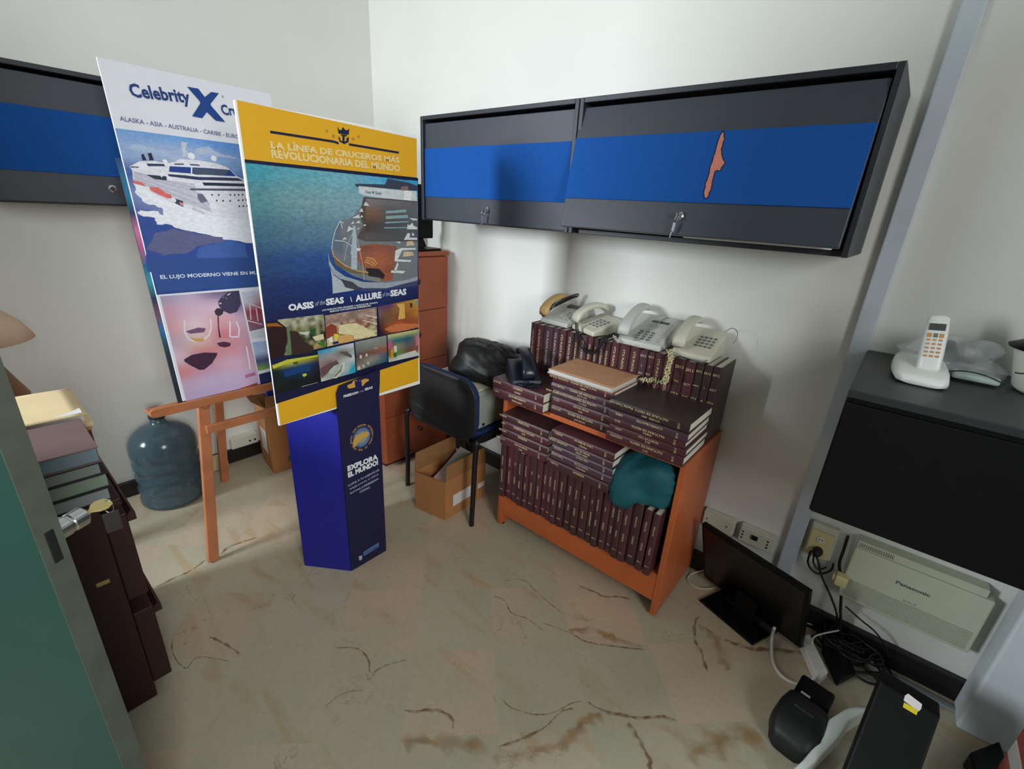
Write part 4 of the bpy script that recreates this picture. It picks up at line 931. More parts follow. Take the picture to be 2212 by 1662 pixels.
zr = pile(-0.682, -0.395, 1.392, SHT, [0.037, 0.028, 0.028, 0.030, 0.036], [MAR[0], MAR[0], MAR[0], MAR[2], BROWN], [tx('AGOSTO', 'FACTURAS DE VENTA', '2012'), tx('JUNIO', 'RECIBOS DE CAJA', '2012'), tx('2013', 'FACTURAS DE VENTA', 'ENERO'), tx('ABRIL', 'COMPROBANTES', ''), tx('Mundial Tours Ltda.', 'FACTURAS DE VENTA', '517.2000 - 0001')], 'the white-edged pile at the bookcase top right', g1, D=0.228, seed=5, jit=0.008)
for k, (x_, y_0, lb) in enumerate(((-1.262, 1.52, 'maroon ledger standing on the floor between the chair leg and the bookcase'), (-1.233, 1.55, 'maroon ledger standing on the floor tight against the bookcase side'))):
    book('ledger_book', lb, 0.30, 0.22, 0.026, Matrix.Translation((x_, y_0, 0.001)), MAR[k], [('FACTURAS', 0.2, 0.006, 'V')], 'ledgers standing on the floor')
# lower shelf: upright row
LY = 1.398; LB = 0.2005
ths = []; R = random.Random(5); x = BX0+0.026; k = 0; ends = BX1-0.108
bx = []
while x < ends:
    T = R.choice([0.026, 0.030, 0.034, 0.038, 0.031]); bx.append((x, T)); x += T+0.0012
for i, (x, T) in enumerate(bx):
    h = 0.268+R.uniform(-0.006, 0.006)
    ln = [(R.choice(['FACTURAS', 'RECIBOS DE CAJA', 'VIAJES', 'VTX PUNTA']), h*0.72, 0.006, 'V'), (R.choice(['COMPROBANTES', 'EGRESOS', 'NOTAS']), h*0.42, 0.006, 'V'), (R.choice(['2010', '2011', '2009']), h*0.15, 0.006, 'h')]
    lab = ('leftmost' if i == 0 else ORD[i]+' from the left') + ' worn upright ledger on the lower shelf'
    book('ledger_book', lab, h, 0.22, T, Matrix.Translation((x, LY+R.uniform(-0.004, 0.012), LB)), R.choice(MAR[:2]), ln, 'upright ledgers on the lower shelf')
xe = bx[-1][0]+bx[-1][1]
for j, (dx, T, lb) in enumerate(((0.002, 0.028, 'right-hand upright ledger beside the teal bag, its white page tops showing'), (0.036, 0.027, 'last upright ledger at the right end of the lower shelf, leaning by the side panel'))):
    M_ = Matrix.Translation((xe+dx+0.002, LY+0.004-0.004*j, LB)) @ Matrix.Rotation(0.012, 4, 'Y')
    book('ledger_book', lb, 0.27, 0.22, T, M_, MAR[0], [('FACTURAS', 0.20, 0.006, 'V'), ('RECIBOS', 0.11, 0.006, 'V'), ('2011', 0.04, 0.006, 'h')], 'upright ledgers on the lower shelf')
g2 = 'ledgers lying flat across the lower shelf row'
z0 = LB+0.2755
pile(-1.178, -0.928, 1.392, z0, [0.040, 0.036, 0.034, 0.036], [MAR[0], MAR[1]], [tx('V Y T SAS', 'RECIBO DE CAJA', '2011'), tx('OFICINA', 'EGRESOS', ''), tx('VIAJES', 'NOTAS CONTABLES', '2010'), tx('MARZO', 'FACTURAS', '')], 'the left-hand pile on the lower shelf', g2, D=0.21, seed=8, jit=0.006)
pile(-0.915, -0.632, 1.380, z0, [0.040, 0.034, 0.030, 0.032, 0.034], [MAR[1], MAR[2], MAR[2], MAR[2], MAR[0]], [tx('TOURS', 'EGRESOS', ''), tx('Tours S.A.S.', 'Recibos de Caja', '2013-2014'), tx('NOTAS', 'CAJA MENOR', ''), tx('MUNDIAL TOURS', 'RECIBO DE CAJA', '20001-20500'), tx('ENERO', 'Libro de Bancos', 'MARZO')], 'the pile left of the teal bag', g2, D=0.21, seed=9, jit=0.012)
# ---------------------------------------------------------------- telephones
from mathutils import noise as NZ
BEIGE = mat('phone_beige', (206, 204, 186), 0.45); GREYP = mat('phone_grey', (196, 198, 192), 0.45)
OLDB = mat('phone_yellowed', (206, 170, 116), 0.5); KEYG = mat('key_grey', (110, 114, 112), 0.5); KEYL = mat('key_light', (170, 172, 162), 0.5)
LCD = mat('lcd_grey', (70, 74, 70), 0.25); NAVYP = mat('phone_navy', (24, 30, 44), 0.3); CORDB = mat('cord_black', (26, 27, 30), 0.4)
def loft(mb, secs, n=16, pw=3.0, mi=0, M=None):
    """secs: (centre, half width vec, half height vec)"""
    vs = []
    for c, a, b in secs:
        c, a, b = Vector(c), Vector(a), Vector(b)
        for j in range(n):
            t = 2*pi*j/n; ct, st = cos(t), sin(t)
            vs.append(c + a*math.copysign(abs(ct)**(2/pw), ct) + b*math.copysign(abs(st)**(2/pw), st))
    k = len(secs)
    fs = [(i*n+j, i*n+(j+1) % n, (i+1)*n+(j+1) % n, (i+1)*n+j) for i in range(k-1) for j in range(n)]
    fs += [tuple(range(n-1, -1, -1)), tuple(range((k-1)*n, k*n))]
    mb.add(vs, fs, mi, M)
def handset(L, w, h, rise):
    mb = MB(); secs = []
    N = 16
    for i in range(N+1):
        u = i/N; e = abs(2*u-1)
        y = L*u; z = rise*(1-e**2.2); hh = h*(0.62+0.55*e**3); ww = w*(0.80+0.22*e**2)
        if i in (0, N): hh *= 0.55; ww *= 0.8
        dz = -h*0.35*e**3
        secs.append(((0, y, z+dz+h), (ww/2, 0, 0), (0, 0, hh/2)))
    loft(mb, secs); return mb
def phone(name, label, loc, rz, w, d, hf, hb, body, hs, keys, hx=0.2, kx=(0.42, 0.78), ky=(0.12, 0.5), lcd=None, rows=4, cols=3, hsm=None, group='old desk telephones on the bookcase', tilt=0.0, extra=None):
    t = thing(name, label, 'telephone', loc, (tilt, 0, rz), group)
    mb = MB(); P = [(0, 0), (w, 0), (w, d), (0, d)]
    mb.hexa([(0, 0, 0), (w, 0, 0), (w, d, 0), (0, d, 0), (0.002, 0.001, hf), (w-0.002, 0.001, hf), (w-0.003, d-0.004, hb), (0.003, d-0.004, hb)])
    b = mb.build('body', body, t, bevel=0.007, seg=3, smooth=False)
    sl = math.atan2(hb-hf, d)
    Mt = Matrix.Translation((0, 0, hf)) @ Matrix.Rotation(sl, 4, 'X'); dd = d/cos(sl)
    kp = MB().box((w*(kx[0]-0.04), dd*(ky[0]-0.03), -0.001), (w*(kx[1]+0.04), dd*(ky[1]+0.04), 0.0012), 0, Mt).build('keypad', body, b, bevel=0.001)
    first = None
    for r in range(rows):
        for c in range(cols):
            if first is None:
                first = MB().prism(rrect(-w*0.034, -0.0045, w*0.034, 0.0045, 0.0018, 2), 0, 0.0035).build('key', keys, t)
                o = first
            else:
                o = first.copy(); COL.objects.link(o); o.parent = t
            u = kx[0]+(kx[1]-kx[0])*(c/(cols-1)); v = ky[0]+(ky[1]-ky[0])*(r/(rows-1))
            o.matrix_local = Mt @ Matrix.Translation((w*u, dd*v, 0.0008))
    if lcd:
        MB().box((w*lcd[0], dd*lcd[1], -0.001), (w*lcd[2], dd*lcd[3], 0.0018), 0, Mt).build('display', LCD, t, bevel=0.0008)
    hm = handset(dd*1.0 if not hs else hs, 0.052, 0.034, 0.022)
    hm.v = [Mt @ (p+Vector((w*hx, dd*0.005, 0.002))) for p in hm.v]
    hm.build('handset', hsm or body, t, smooth=True)
    if extra: extra(t, Mt, dd)
    return t
TT = 0.980
def ex3(t, Mt, dd):
    mb = MB()
    for i in range(9):
        mb.box((0.150+0.0005*i, dd*(0.10+0.075*i), 0), (0.162, dd*(0.13+0.075*i), 0.002), 0, Mt)
    mb.build('memory_keys', KEYL, t)
    mb = MB()
    for i in range(6):
        for j in range(2): mb.box((0.070+i*0.011, dd*(0.55+0.06*j), 0), (0.078+i*0.011, dd*(0.57+0.06*j), 0.002), 0, Mt)
    mb.build('function_keys', KEYL, t)
phone('desk_telephone', 'large grey desk telephone with display and extra buttons, biggest of those on the ledgers', (-0.800, 1.615, TT+0.003), 0.03, 0.178, 0.20, 0.022, 0.098, GREYP, None, KEYG, hx=0.14, kx=(0.40, 0.66), ky=(0.10, 0.34), lcd=(0.42, 0.70, 0.82, 0.78), extra=ex3)
phone('desk_telephone', 'plain cream desk telephone nearest the wall corner duct, above the knotted cord', (-0.590, 1.640, TT), 0.0, 0.145, 0.175, 0.020, 0.088, BEIGE, None, KEYG, hx=0.17, kx=(0.48, 0.82), ky=(0.30, 0.62), cols=4)
phone('desk_telephone', 'cream desk telephone between the speaker telephone and the large grey one', (-1.050, 1.675, TT), -0.36, 0.15, 0.165, 0.020, 0.062, BEIGE, None, KEYG, hx=0.17, kx=(0.48, 0.80), ky=(0.26, 0.6))
def ex1(t, Mt, dd):
    MB().box((0.05, dd*0.78, 0), (0.13, dd*0.93, 0.006), 0, Mt).build('speaker_grille', LCD, t, bevel=0.001)
phone('speaker_telephone', 'pale grey telephone with yellowed handset and black coiled cord, at the left end', (-1.205, 1.655, TT+0.002), -0.05, 0.15, 0.165, 0.020, 0.072, GREYP, None, KEYL, hx=0.12, kx=(0.46, 0.84), ky=(0.14, 0.5), hsm=OLDB, extra=ex1)
# cords
def cord(name, pts, rc, m, label, pitch=0.006, rw=0.002, cat='cord', twist=0):
    P = spline(pts, 10); mb = MB(); mb.tube(coil(P, rc, pitch, 8), rw, 5)
    o = thing_mesh(mb, name, m, P[0], True); tag(o, label, cat); return o
y_ = 1.612
cord('coiled_cord', [UY(1245, 698, 1.63), UY(1250, 730, 1.612), UY(1262, 755, 1.606), UY(1283, 762, 1.604), UY(1300, 742, 1.606), UY(1315, 727, 1.612), UY(1330, 722, 1.64)], 0.006, CORDB, 'black coiled cord looping down over the upright ledger spines')
cord('coiled_cord', [Vector((-1.205, 1.675, 1.012)), Vector((-1.19, 1.665, 1.02)), Vector((-1.165, 1.675, 1.052)), Vector((-1.14, 1.72, 1.078)), Vector((-1.115, 1.77, 1.10)), Vector((-1.10, 1.79, 1.105))], 0.008, CORDB, 'black coiled cord lying across the yellowed handset')
CRM = mat('cord_cream', (214, 208, 160), 0.5)
pts = [UY(1447, 755, 1.62), UY(1450, 775, 1.595), UY(1444, 795, 1.58), UY(1440, 815, 1.56), UZ(1432, 826, 0.872), UZ(1415, 822, 0.872), UZ(1395, 822, 0.872), UZ(1382, 818, 0.872)]
P = spline(pts, 10); mb = MB()
for s in (0, pi):
    mb.tube([p+Vector((cos(i*0.55+s)*0.005, sin(i*0.55+s)*0.004, 0.004*sin(i*0.9+s))) for i, p in enumerate(coil(P, 0.0062, 0.0095, 7))], 0.0022, 5)
tag(thing_mesh(mb, 'coiled_cord', CRM, P[0], True), 'cream knotted coiled cord hanging onto the right-hand ledger pile', 'cord')
mb = MB(); P = spline([UY(1326, 725, 1.60), UY(1332, 735, 1.60), UY(1338, 740, 1.60)], 5); mb.tube(coil(P, 0.005, 0.007, 8), 0.0022, 5)
P = spline([UZ(1360, 742, 0.989), UZ(1380, 748, 0.989), UZ(1402, 750, 0.989)], 5); mb.tube(coil(P, 0.005, 0.007, 8), 0.0022, 5)
tag(thing_mesh(mb, 'coiled_cord', GREYP, P[0], True), 'pale grey coiled cord under the front of the large telephone', 'cord')
GRW = mat('wire_grey', (120, 122, 122), 0.5)
cable('thin_wire', [UZ(1370, 748, 0.986), UZ(1420, 752, 0.986), UY(1445, 758, 1.61), UY(1480, 772, 1.605), UY(1520, 782, 1.605), UZ(1545, 762, 0.986)], 0.0016, GRW, 'thin grey wire draped across the ledger tops below the telephones')
cable('thin_wire', [Vector((-0.46, 1.80, 1.068)), Vector((-0.435, 1.79, 1.088)), Vector((-0.41, 1.765, 1.085)), Vector((-0.402, 1.75, 1.065)), Vector((-0.408, 1.74, 1.045))], 0.0013, GRW, 'grey wire curling out from behind the right-hand telephone')
Mt3 = Matrix.Translation((-0.800, 1.615, TT+0.003)) @ Matrix.Rotation(0.03, 4, 'Z') @ Matrix.Translation((0, 0, 0.022)) @ Matrix.Rotation(math.atan2(0.076, 0.20), 4, 'X')
cable('thin_wire', [Mt3 @ Vector(p) for p in [(0.075, 0.0, 0.003), (0.07, 0.03, 0.008), (0.105, 0.09, 0.007), (0.11, 0.16, 0.006), (0.125, 0.195, 0.006), (0.115, 0.175, 0.008), (0.10, 0.10, 0.010), (0.095, 0.03, 0.008), (0.085, 0.002, 0.004)]], 0.0014, GRW, 'grey wire wound over the face of the large telephone')

# navy telephone on the left pile
t = thing('navy_telephone', 'dark navy telephone with a coiled cord on the left-hand maroon pair', 'telephone', (-1.075, 1.425, zl+0.001), (0, 0, 0.85)); t.scale = (1.22, 1.22, 1.22)
MB().hexa([(-0.06, 0, 0), (0.055, 0, 0), (0.055, 0.15, 0), (-0.06, 0.15, 0), (-0.055, 0.003, 0.016), (0.05, 0.003, 0.016), (0.05, 0.145, 0.05), (-0.055, 0.145, 0.05)]).build('body', NAVYP, t, bevel=0.006)
hm = handset(0.18, 0.05, 0.034, 0.02); Mh = Matrix.Translation((0.0, -0.02, 0.016)) @ Matrix.Rotation(0.22, 4, 'X'); hm.v = [Mh @ p for p in hm.v]
hm.build('handset', NAVYP, t, smooth=True)
P = spline([(0.0, -0.018, 0.02), (-0.02, -0.03, 0.012), (-0.03, -0.012, 0.008), (0.0, -0.026, 0.007), (0.03, -0.035, 0.008), (0.012, -0.012, 0.008)], 8)
mb = MB(); mb.tube(coil(P, 0.0045, 0.006, 8), 0.0015, 5); mb.build('coiled_cord', NAVYP, t, smooth=True)

# tan folder with papers on the middle pile
t = thing('paper_folder', 'tan card folder of white papers on the middle ledger pile', 'folder', (-0.83, 1.52, zm+0.001), (0, 0, -0.02))
TAN = mat('tan_card', (196, 146, 110), 0.8, var=0.08, scale=25); PAPW = mat('paper_white', (225, 226, 224), 0.8)
mb = MB(); R = random.Random(2)
MB().box((-0.142, -0.108, 0.0), (0.146, 0.10, 0.0016)).build('cover', TAN, t)
for i in range(7):
    o = (R.uniform(-.005, .005), R.uniform(-.004, .004)); mb.box((-0.138+o[0], -0.106+o[1], 0.0022+i*0.0022), (0.137+o[0], 0.102+o[1], 0.0040+i*0.0022))
mb.build('papers', PAPW, t)
def fold(u, v):
    x = -0.142+0.29*u; y = -0.108+0.212*v
    return (x, y, 0.0185+0.006*sin(u*3.1)*(1-v)*0.5+0.003*v+NZ.noise(Vector((x*18, y*18, 0)))*0.0015+0.003*max(0, u-0.85)*6)
mb = MB().grid(18, 12, fold); mb.build('cover_flap', TAN, t, smooth=True, solid=0.0012)

# ---------------------------------------------------------------- teal bag on the lower shelf
TEAL = mat('teal_cloth', (14, 84, 92), 0.7, var=0.12, scale=12)
def blob(name, m, rad, seed, amp, freq, base, fn=None, nu=40, nv=26, parent=None, rot=0):
    mb = MB(); vs = []
    for j in range(nv+1):
        th = pi*j/nv
        for i in range(nu):
            ph = 2*pi*i/nu; d = Vector((sin(th)*cos(ph), sin(th)*sin(ph), cos(th)))
            n1 = NZ.noise(d*freq+Vector((seed, 0, 0))); n2 = abs(NZ.noise(d*freq*2.3+Vector((0, seed, 3))))
            k = 1+amp*n1-0.16*amp*(1-abs(NZ.noise(d*freq*2.6+Vector((0, seed, 3))))*2.2)**3-0.12*amp*(1-abs(NZ.noise(d*freq*5.1+Vector((3, seed, 1))))*2.0)**3
            p = Vector((d.x*rad[0]*k, d.y*rad[1]*k, d.z*rad[2]*k))
            if fn: p = fn(p, d)
            vs.append(p)
    fs = [(j*nu+i, (j+1)*nu+i, (j+1)*nu+(i+1) % nu, j*nu+(i+1) % nu) for j in range(nv) for i in range(nu)]
    mb.add(vs, fs, 0, Matrix.Rotation(rot, 4, 'Z')); mb.v = [p+Vector(base) for p in mb.v]
    return mb
def squash(zmin):
    def f(p, d):
        if p.z < zmin: p.z = zmin+(p.z-zmin)*0.03
        return p
    return f
def tealf(p, d):
    # high at upper left, sagging to a pulled corner at lower left
    z = p.z
    x, y = p.x, p.y
    if y > -0.102:
        if z < -0.054: z = -0.054+(z+0.054)*0.02
    elif z < 0: z -= 0.05*min(1, (-0.102-y)/0.03)*max(0, -d.x+0.2); x -= 0.05*max(0, -d.x)*min(1, (-0.102-y)/0.03)
    z = min(z, 0.118)
    return Vector((min(x+max(z, 0)*0.3, 0.122), min(y, 0.25), z))
mb = blob('b', TEAL, (0.135, 0.125, 0.125), 4.2, 0.40, 1.1, (-0.538, 1.497, LB+0.2755+0.062), tealf)
tag(thing_mesh(mb, 'cloth_bag', TEAL, (-0.535, 1.50, LB+0.276), True), 'crumpled teal cloth bag stuffed into the lower shelf of the bookcase', 'bag')

# ---------------------------------------------------------------- chair with printer and black bag
BSH = mat('chair_shell_black', (30, 30, 32), 0.45, bump=0.2, bscale=500); BLUC = mat('chair_blue_fabric', (26, 44, 86), 0.9, bump=0.4, bscale=700); TUBE = mat('tube_black', (22, 22, 24), 0.35)
t = thing('office_chair', 'blue padded visitor chair with black shell and legs, back turned, holding the printer', 'chair', (-1.535, 1.55, 0))
cx0, cx1 = -1.782, -1.288
def cshell(u, v, off):
    x = -1.535+(u-0.5)*2*0.215*(1-0.16*abs(2*v-0.9)**2.5); z = 0.445+v*0.285-0.02*abs(2*u-1)**3*(1 if v > .5 else -1)
    y = 1.352-0.028*(1-(2*u-1)**2)+0.012*v+off; return (x, y, z)
pts = [(u, v) for u in range(1) for v in range(1)]
def padded(off, sx, th, name, m):
    prof = rrect(-0.228*sx, -0.15*sx, 0.228*sx, 0.15*sx, 0.10*sx, 8); n = len(prof); vs = []; K = 5
    for k in range(K+1):
        s = k/K; sc = 1-0.07*(2*s-1)**4
        for x, z in prof:
            X = x*sc; Z = z*sc; vs.append((-1.535+X*(1-0.10*(Z/0.15 if Z < 0 else 0)), 1.352-0.03*(1-(X/0.23)**2)+0.05*Z+off+th*s, 0.585+Z))
    fs = [(k*n+i, k*n+(i+1) % n, (k+1)*n+(i+1) % n, (k+1)*n+i) for k in range(K) for i in range(n)] + [tuple(range(n-1, -1, -1)), tuple(range(K*n, (K+1)*n))]
    MB().add(vs, fs).build(name, m, t, world=True, bevel=0.002)
padded(0.0, 1.0, 0.012, 'back_shell', BSH)
padded(0.0125, 0.97, 0.038, 'back_cushion', BLUC)
mb = MB().prism(rrect(-1.755, 1.395, -1.315, 1.79, 0.05, 6), 0.415, 0.466); mb.build('seat_cushion', BLUC, t, world=True, bevel=0.014, seg=3)
mb = MB().prism(rrect(-1.75, 1.40, -1.32, 1.785, 0.05, 6), 0.402, 0.4145); mb.build('seat_shell', BSH, t, world=True, bevel=0.003)
for s, x in ((-1, cx0), (1, cx1)):
    yb_ = 1.335
    MB().tube(spline([(x, yb_, 0.002), (x, yb_+0.006, 0.2), (x+0.004*s, yb_+0.012, 0.42), (x, yb_+0.04, 0.452), (x, 1.5, 0.455)], 6), 0.0125, 10).build('leg', TUBE, t, smooth=True, world=True)
    MB().tube([(x, 1.5, 0.455), (x, 1.72, 0.452), (x, 1.755, 0.435), (x, 1.765, 0.38), (x, 1.785, 0.002)], 0.0125, 10).build('leg', TUBE, t, smooth=True, world=True)
MB().tube([(cx0, 1.5, 0.44), (cx1, 1.5, 0.44)], 0.010, 8).build('cross_tube', TUBE, t, smooth=True, world=True)
for x in (-1.70, -1.37):
    MB().tube(spline([(x, 1.45, 0.405), (x, 1.40, 0.40), (x, 1.375, 0.43), (x, 1.368, 0.50)], 5), 0.011, 8).build('back_bracket', TUBE, t, smooth=True, world=True)
PRN = mat('printer_grey_green', (150, 162, 150), 0.5, var=0.04); PRT = mat('printer_cream', (206, 200, 176), 0.55)
t = thing('printer', 'old grey-green laser printer standing on the chair seat', 'printer', (-1.50, 1.58, 0.467))
MB().box((-1.70, 1.412, 0.470), (-1.338, 1.76, 0.660)).build('housing', PRN, t, world=True, bevel=0.014, seg=3)
MB().box((-1.69, 1.42, 0.6595), (-1.348, 1.75, 0.668)).build('top_cover', PRT, t, world=True, bevel=0.004)
MB().box((-1.3395, 1.44, 0.485), (-1.3365, 1.456, 0.497)).build('port', BLACKTRIM, t, world=True)
BAGM = mat('black_plastic_bag', (16, 16, 17), 0.5, bump=0.6, bscale=40)
def bf(p, d):
    z = p.z-0.03*max(0, d.x)
    if z < -0.056: z = -0.056+(z+0.056)*0.03
    return Vector((p.x, p.y, z))
mb = blob('b', BAGM, (0.225, 0.15, 0.125), 2.7, 0.34, 1.2, (-1.47, 1.60, 0.669+0.0585), bf, 54, 34)
tag(thing_mesh(mb, 'plastic_bag', BAGM, (-1.47, 1.60, 0.669), True), 'crumpled black plastic bag slumped on top of the printer', 'bag')

# ---------------------------------------------------------------- cartons
CARD = mat('corrugated_card', (176, 122, 74), 0.8, var=0.07, scale=9); CARDD = mat('card_inside', (150, 108, 66), 0.85, var=0.06)
LAB = mat('paper_label', (222, 218, 214), 0.7)
def carton(label, a, b, c, h, loc_lbl=True, flaps=()):
    """corner a (front), b along left, c along right: floor points"""
    a, b, c = Vector(a), Vector(b), Vector(c); d = b+c-a
    cen = (a+b+c+d)/4
    t = thing('cardboard_box', label, 'box', (cen.x, cen.y, 0))
    q = [a, c, d, b]; mb = MB(); th = 0.004
    inn = [p+(cen-p)*0.028 for p in q]; up = Vector((0, 0, h)); f0 = Vector((0, 0, 0.001))
    vs = [p+f0 for p in q]+[p+up for p in q]+[p+up for p in inn]+[p+Vector((0, 0, 0.006)) for p in inn]
    fs = [(0, 3, 2, 1), (15, 14, 13, 12)][:1]+[(12, 13, 14, 15)]
    for i in range(4):
        j = (i+1) % 4; fs += [(i, j, 4+j, 4+i), (4+i, 4+j, 8+j, 8+i), (8+i, 8+j, 12+j, 12+i)]
    mb.add(vs, fs, 0); mb.build('body', CARD, t, world=True)
    for i, (out, up_) in flaps:
        j = (i+1) % 4; e0, e1 = q[i]+up, q[j]+up; mid = (e0+e1)/2; nrm = (mid-(cen+up)); nrm.z = 0; nrm.normalize()
        o0 = e0+nrm*out+Vector((0, 0, up_)); o1 = e1+nrm*out+Vector((0, 0, up_)); e0 = e0.lerp(e1, 0.01)
        MB().add([e0, e1, o1+(e0-e1)*0.03, o0+(e1-e0)*0.03], [(0, 1, 2, 3)]).build('flap', CARDD, t, world=True, solid=0.003)
    return t, q, cen
t, q, cen = carton('open cardboard carton of loose papers under the chair', (-1.407, 1.272, 0), (-1.592, 1.235, 0), (-1.415, 1.56, 0), 0.215, flaps=((2, (0.0, 0.10)), (0, (0.0, 0.085)), (3, (-0.0, 0.0))))
def onface(p0, p1, u0, u1, z0, z1, off=0.0012):
    p0, p1 = Vector(p0), Vector(p1); d = p1-p0; n = Vector((d.y, -d.x, 0)).normalized()
    return [p0+d*u0+n*off+Vector((0, 0, z0)), p0+d*u1+n*off+Vector((0, 0, z0)), p0+d*u1+n*off+Vector((0, 0, z1)), p0+d*u0+n*off+Vector((0, 0, z1))]
MB().add(onface(q[0], q[1], 0.18, 0.72, 0.055, 0.12), [(0, 1, 2, 3)]).build('label', LAB, t, world=True)
MB().add(onface(q[0], q[1], 0.80, 0.98, 0.07, 0.10), [(0, 1, 2, 3)]).build('label', LAB, t, world=True)
PINK = mat('paper_pinkish', (224, 190, 190), 0.8, var=0.08, scale=60)
for k, (m_, zz, rr, ox, lb, tilt) in enumerate(((PINK, 0.150, 0.2, 0.0, 'pink-edged paper sheaf in the carton under the chair', 0.12), (mat('paper_pale', (206, 208, 200), 0.8), 0.188, -0.12, 0.01, 'pale paper sheaf leaning over the pink one in the carton', 0.55))):
    mb = MB(); Mx = Matrix.Translation((cen.x+ox, cen.y-0.01+0.045*k, zz)) @ Matrix.Rotation(rr+0.1, 4, 'Z') @ Matrix.Rotation(tilt, 4, 'X')
    R = random.Random(k)
    for i in range(8):
        dx, dy = R.uniform(-.004, .004), R.uniform(-.006, .006)
        mb.box((-0.058+dx, -0.10+dy, i*0.0035), (0.058+dx, 0.10+dy, i*0.0035+0.0028), 0, Mx)
    tag(thing_mesh(mb, 'paper_sheaf', m_, (cen.x, cen.y, zz)), lb, 'papers')
t, q, cen = carton('tall cardboard carton behind the easel, beside the wooden drawers', (-2.384, 0.884, 0), (-2.60, 0.915, 0), (-2.36, 1.22, 0), 0.40, flaps=((0, (0.0, 0.06)), (3, (0.06, 0.05))))
MB().add(onface(q[3], q[0], 0.25, 0.75, 0.10, 0.24), [(0, 1, 2, 3)]).build('label', LAB, t, world=True)
MB().add(onface(q[0], q[1], 0.25, 0.55, 0.05, 0.085), [(0, 1, 2, 3)]).build('grey_smudge', mat('smudge_grey', (96, 96, 100), 0.9), t, world=True)
tag(thing_mesh(MB().box((-2.50, 1.0, 0.30), (-2.41, 1.17, 0.46)), 'file_box', mat('maroon_card', (110, 36, 34), 0.6), (-2.45, 1.08, 0.3), bevel=0.003), 'dark red box standing inside the tall carton', 'box')
tag(thing_mesh(MB().box((-2.52, 0.95, 0.28), (-2.50, 1.18, 0.50), 0), 'file_folder', mat('blue_card', (36, 60, 140), 0.6), (-2.51, 1.06, 0.28), bevel=0.002), 'blue folder standing upright inside the tall carton', 'folder')
tag(thing_mesh(MB().box((-2.405, 0.93, 0.402), (-2.385, 1.10, 0.432), 0), 'green_case', mat('green_case', (50, 76, 74), 0.5), (-2.4, 1.0, 0.40), bevel=0.003), 'small dark green case on the rim of the tall carton', 'case')

# ---------------------------------------------------------------- wooden drawers in the corner
REDW = mat('red_brown_wood', (146, 74, 46), 0.45, var=0.1, scale=7)
t = thing('filing_cabinet', 'tall red-brown wooden filing cabinet in the corner behind the boards', 'cabinet', (-2.32, 1.59, 0))
WX0, WX1, WY0, WY1 = XA+0.022, -1.985, 1.345, YB-0.032
MB().box((WX0, WY0+0.004, 0.03), (WX1-0.019, WY1-0.004, 1.190)).build('carcass', REDW, t, world=True, bevel=0.002)
MB().box((WX0, WY0, 1.191), (WX1+0.012, WY1, 1.213)).build('top_panel', REDW, t, world=True, bevel=0.004)
MB().box((WX0+0.02, WY0+0.02, 0.001), (WX1-0.04, WY1-0.02, 0.029)).build('plinth', BLACKTRIM, t, world=True)
zz = [0.035, 0.325, 0.61, 0.898, 1.186]
for i in range(4):
    d = MB().box((WX1-0.018, WY0+0.002, zz[i]+0.0015), (WX1, WY1-0.002, zz[i+1]-0.0015)).build('drawer', REDW, t, world=True, bevel=0.0025)
    MB().lathe([(0.006, 0), (0.007, 0.012), (0.014, 0.018), (0.015, 0.024), (0.008, 0.03)], 18, 0, Matrix.Translation((WX1, 1.578, (zz[i]+zz[i+1])/2+0.02)) @ Matrix.Rotation(pi/2, 4, 'Y')).build('knob', mat('knob_dark', (50, 26, 20), 0.4), d, smooth=True, world=True)
t = thing('monitor', 'black flat monitor standing on the tall wooden filing cabinet', 'monitor', (-2.08, 1.67, 1.214))
MB().box((-2.085, 1.44, 1.275), (-2.058, 1.764, 1.546)).build('screen_housing', BLK, t, world=True, bevel=0.006)
bar_ = MB(); bar(bar_, (-2.085, 1.712, 1.222), (-2.098, 1.675, 1.31), 0.045, 0.016); bar_.build('neck', BLK, t, world=True, bevel=0.004)
MB().prism(rrect(-2.18, 1.55, -2.01, 1.79, 0.02), 1.2145, 1.224).build('stand_base', BLK, t, world=True, bevel=0.003)
tag(thing_mesh(MB().prism(rrect(-2.30, 1.70, -2.20, 1.79, 0.02), 1.2145, 1.275), 'white_box', mat('cup_white', (222, 224, 220), 0.6), (-2.25, 1.745, 1.2145), bevel=0.006), 'small white object behind the monitor foot on the wooden filing cabinet', 'box')

# ---------------------------------------------------------------- water jug
JUG = mat('jug_blue_plastic', (74, 96, 106), 0.16, spec=0.6, var=0.05, alpha=0.55)
t = thing('water_jug', 'empty blue plastic water jug on the floor by the left wall', 'jug', (-2.515, 0.455, 0.001))
pr = [(0.10, 0.0), (0.128, 0.006), (0.136, 0.02)]
for zc in (0.065, 0.125, 0.185, 0.245):
    pr += [(0.136, zc-0.022), (0.1275, zc-0.007), (0.1275, zc+0.007), (0.136, zc+0.022)]
pr += [(0.136, 0.30), (0.132, 0.33), (0.118, 0.36), (0.09, 0.385), (0.055, 0.402), (0.034, 0.415), (0.029, 0.43), (0.029, 0.438)]
bot = MB().lathe(pr, 40, cap=False).build('bottle', JUG, t, smooth=True, solid=0.002)
MB().lathe([(0.0275, 0.4385), (0.033, 0.44), (0.033, 0.452), (0.027, 0.454), (0.027, 0.478), (0.032, 0.480), (0.032, 0.486), (0.024, 0.487)], 28).build('neck_ring', mat('jug_neck_dark', (34, 44, 60), 0.2), t, smooth=False)
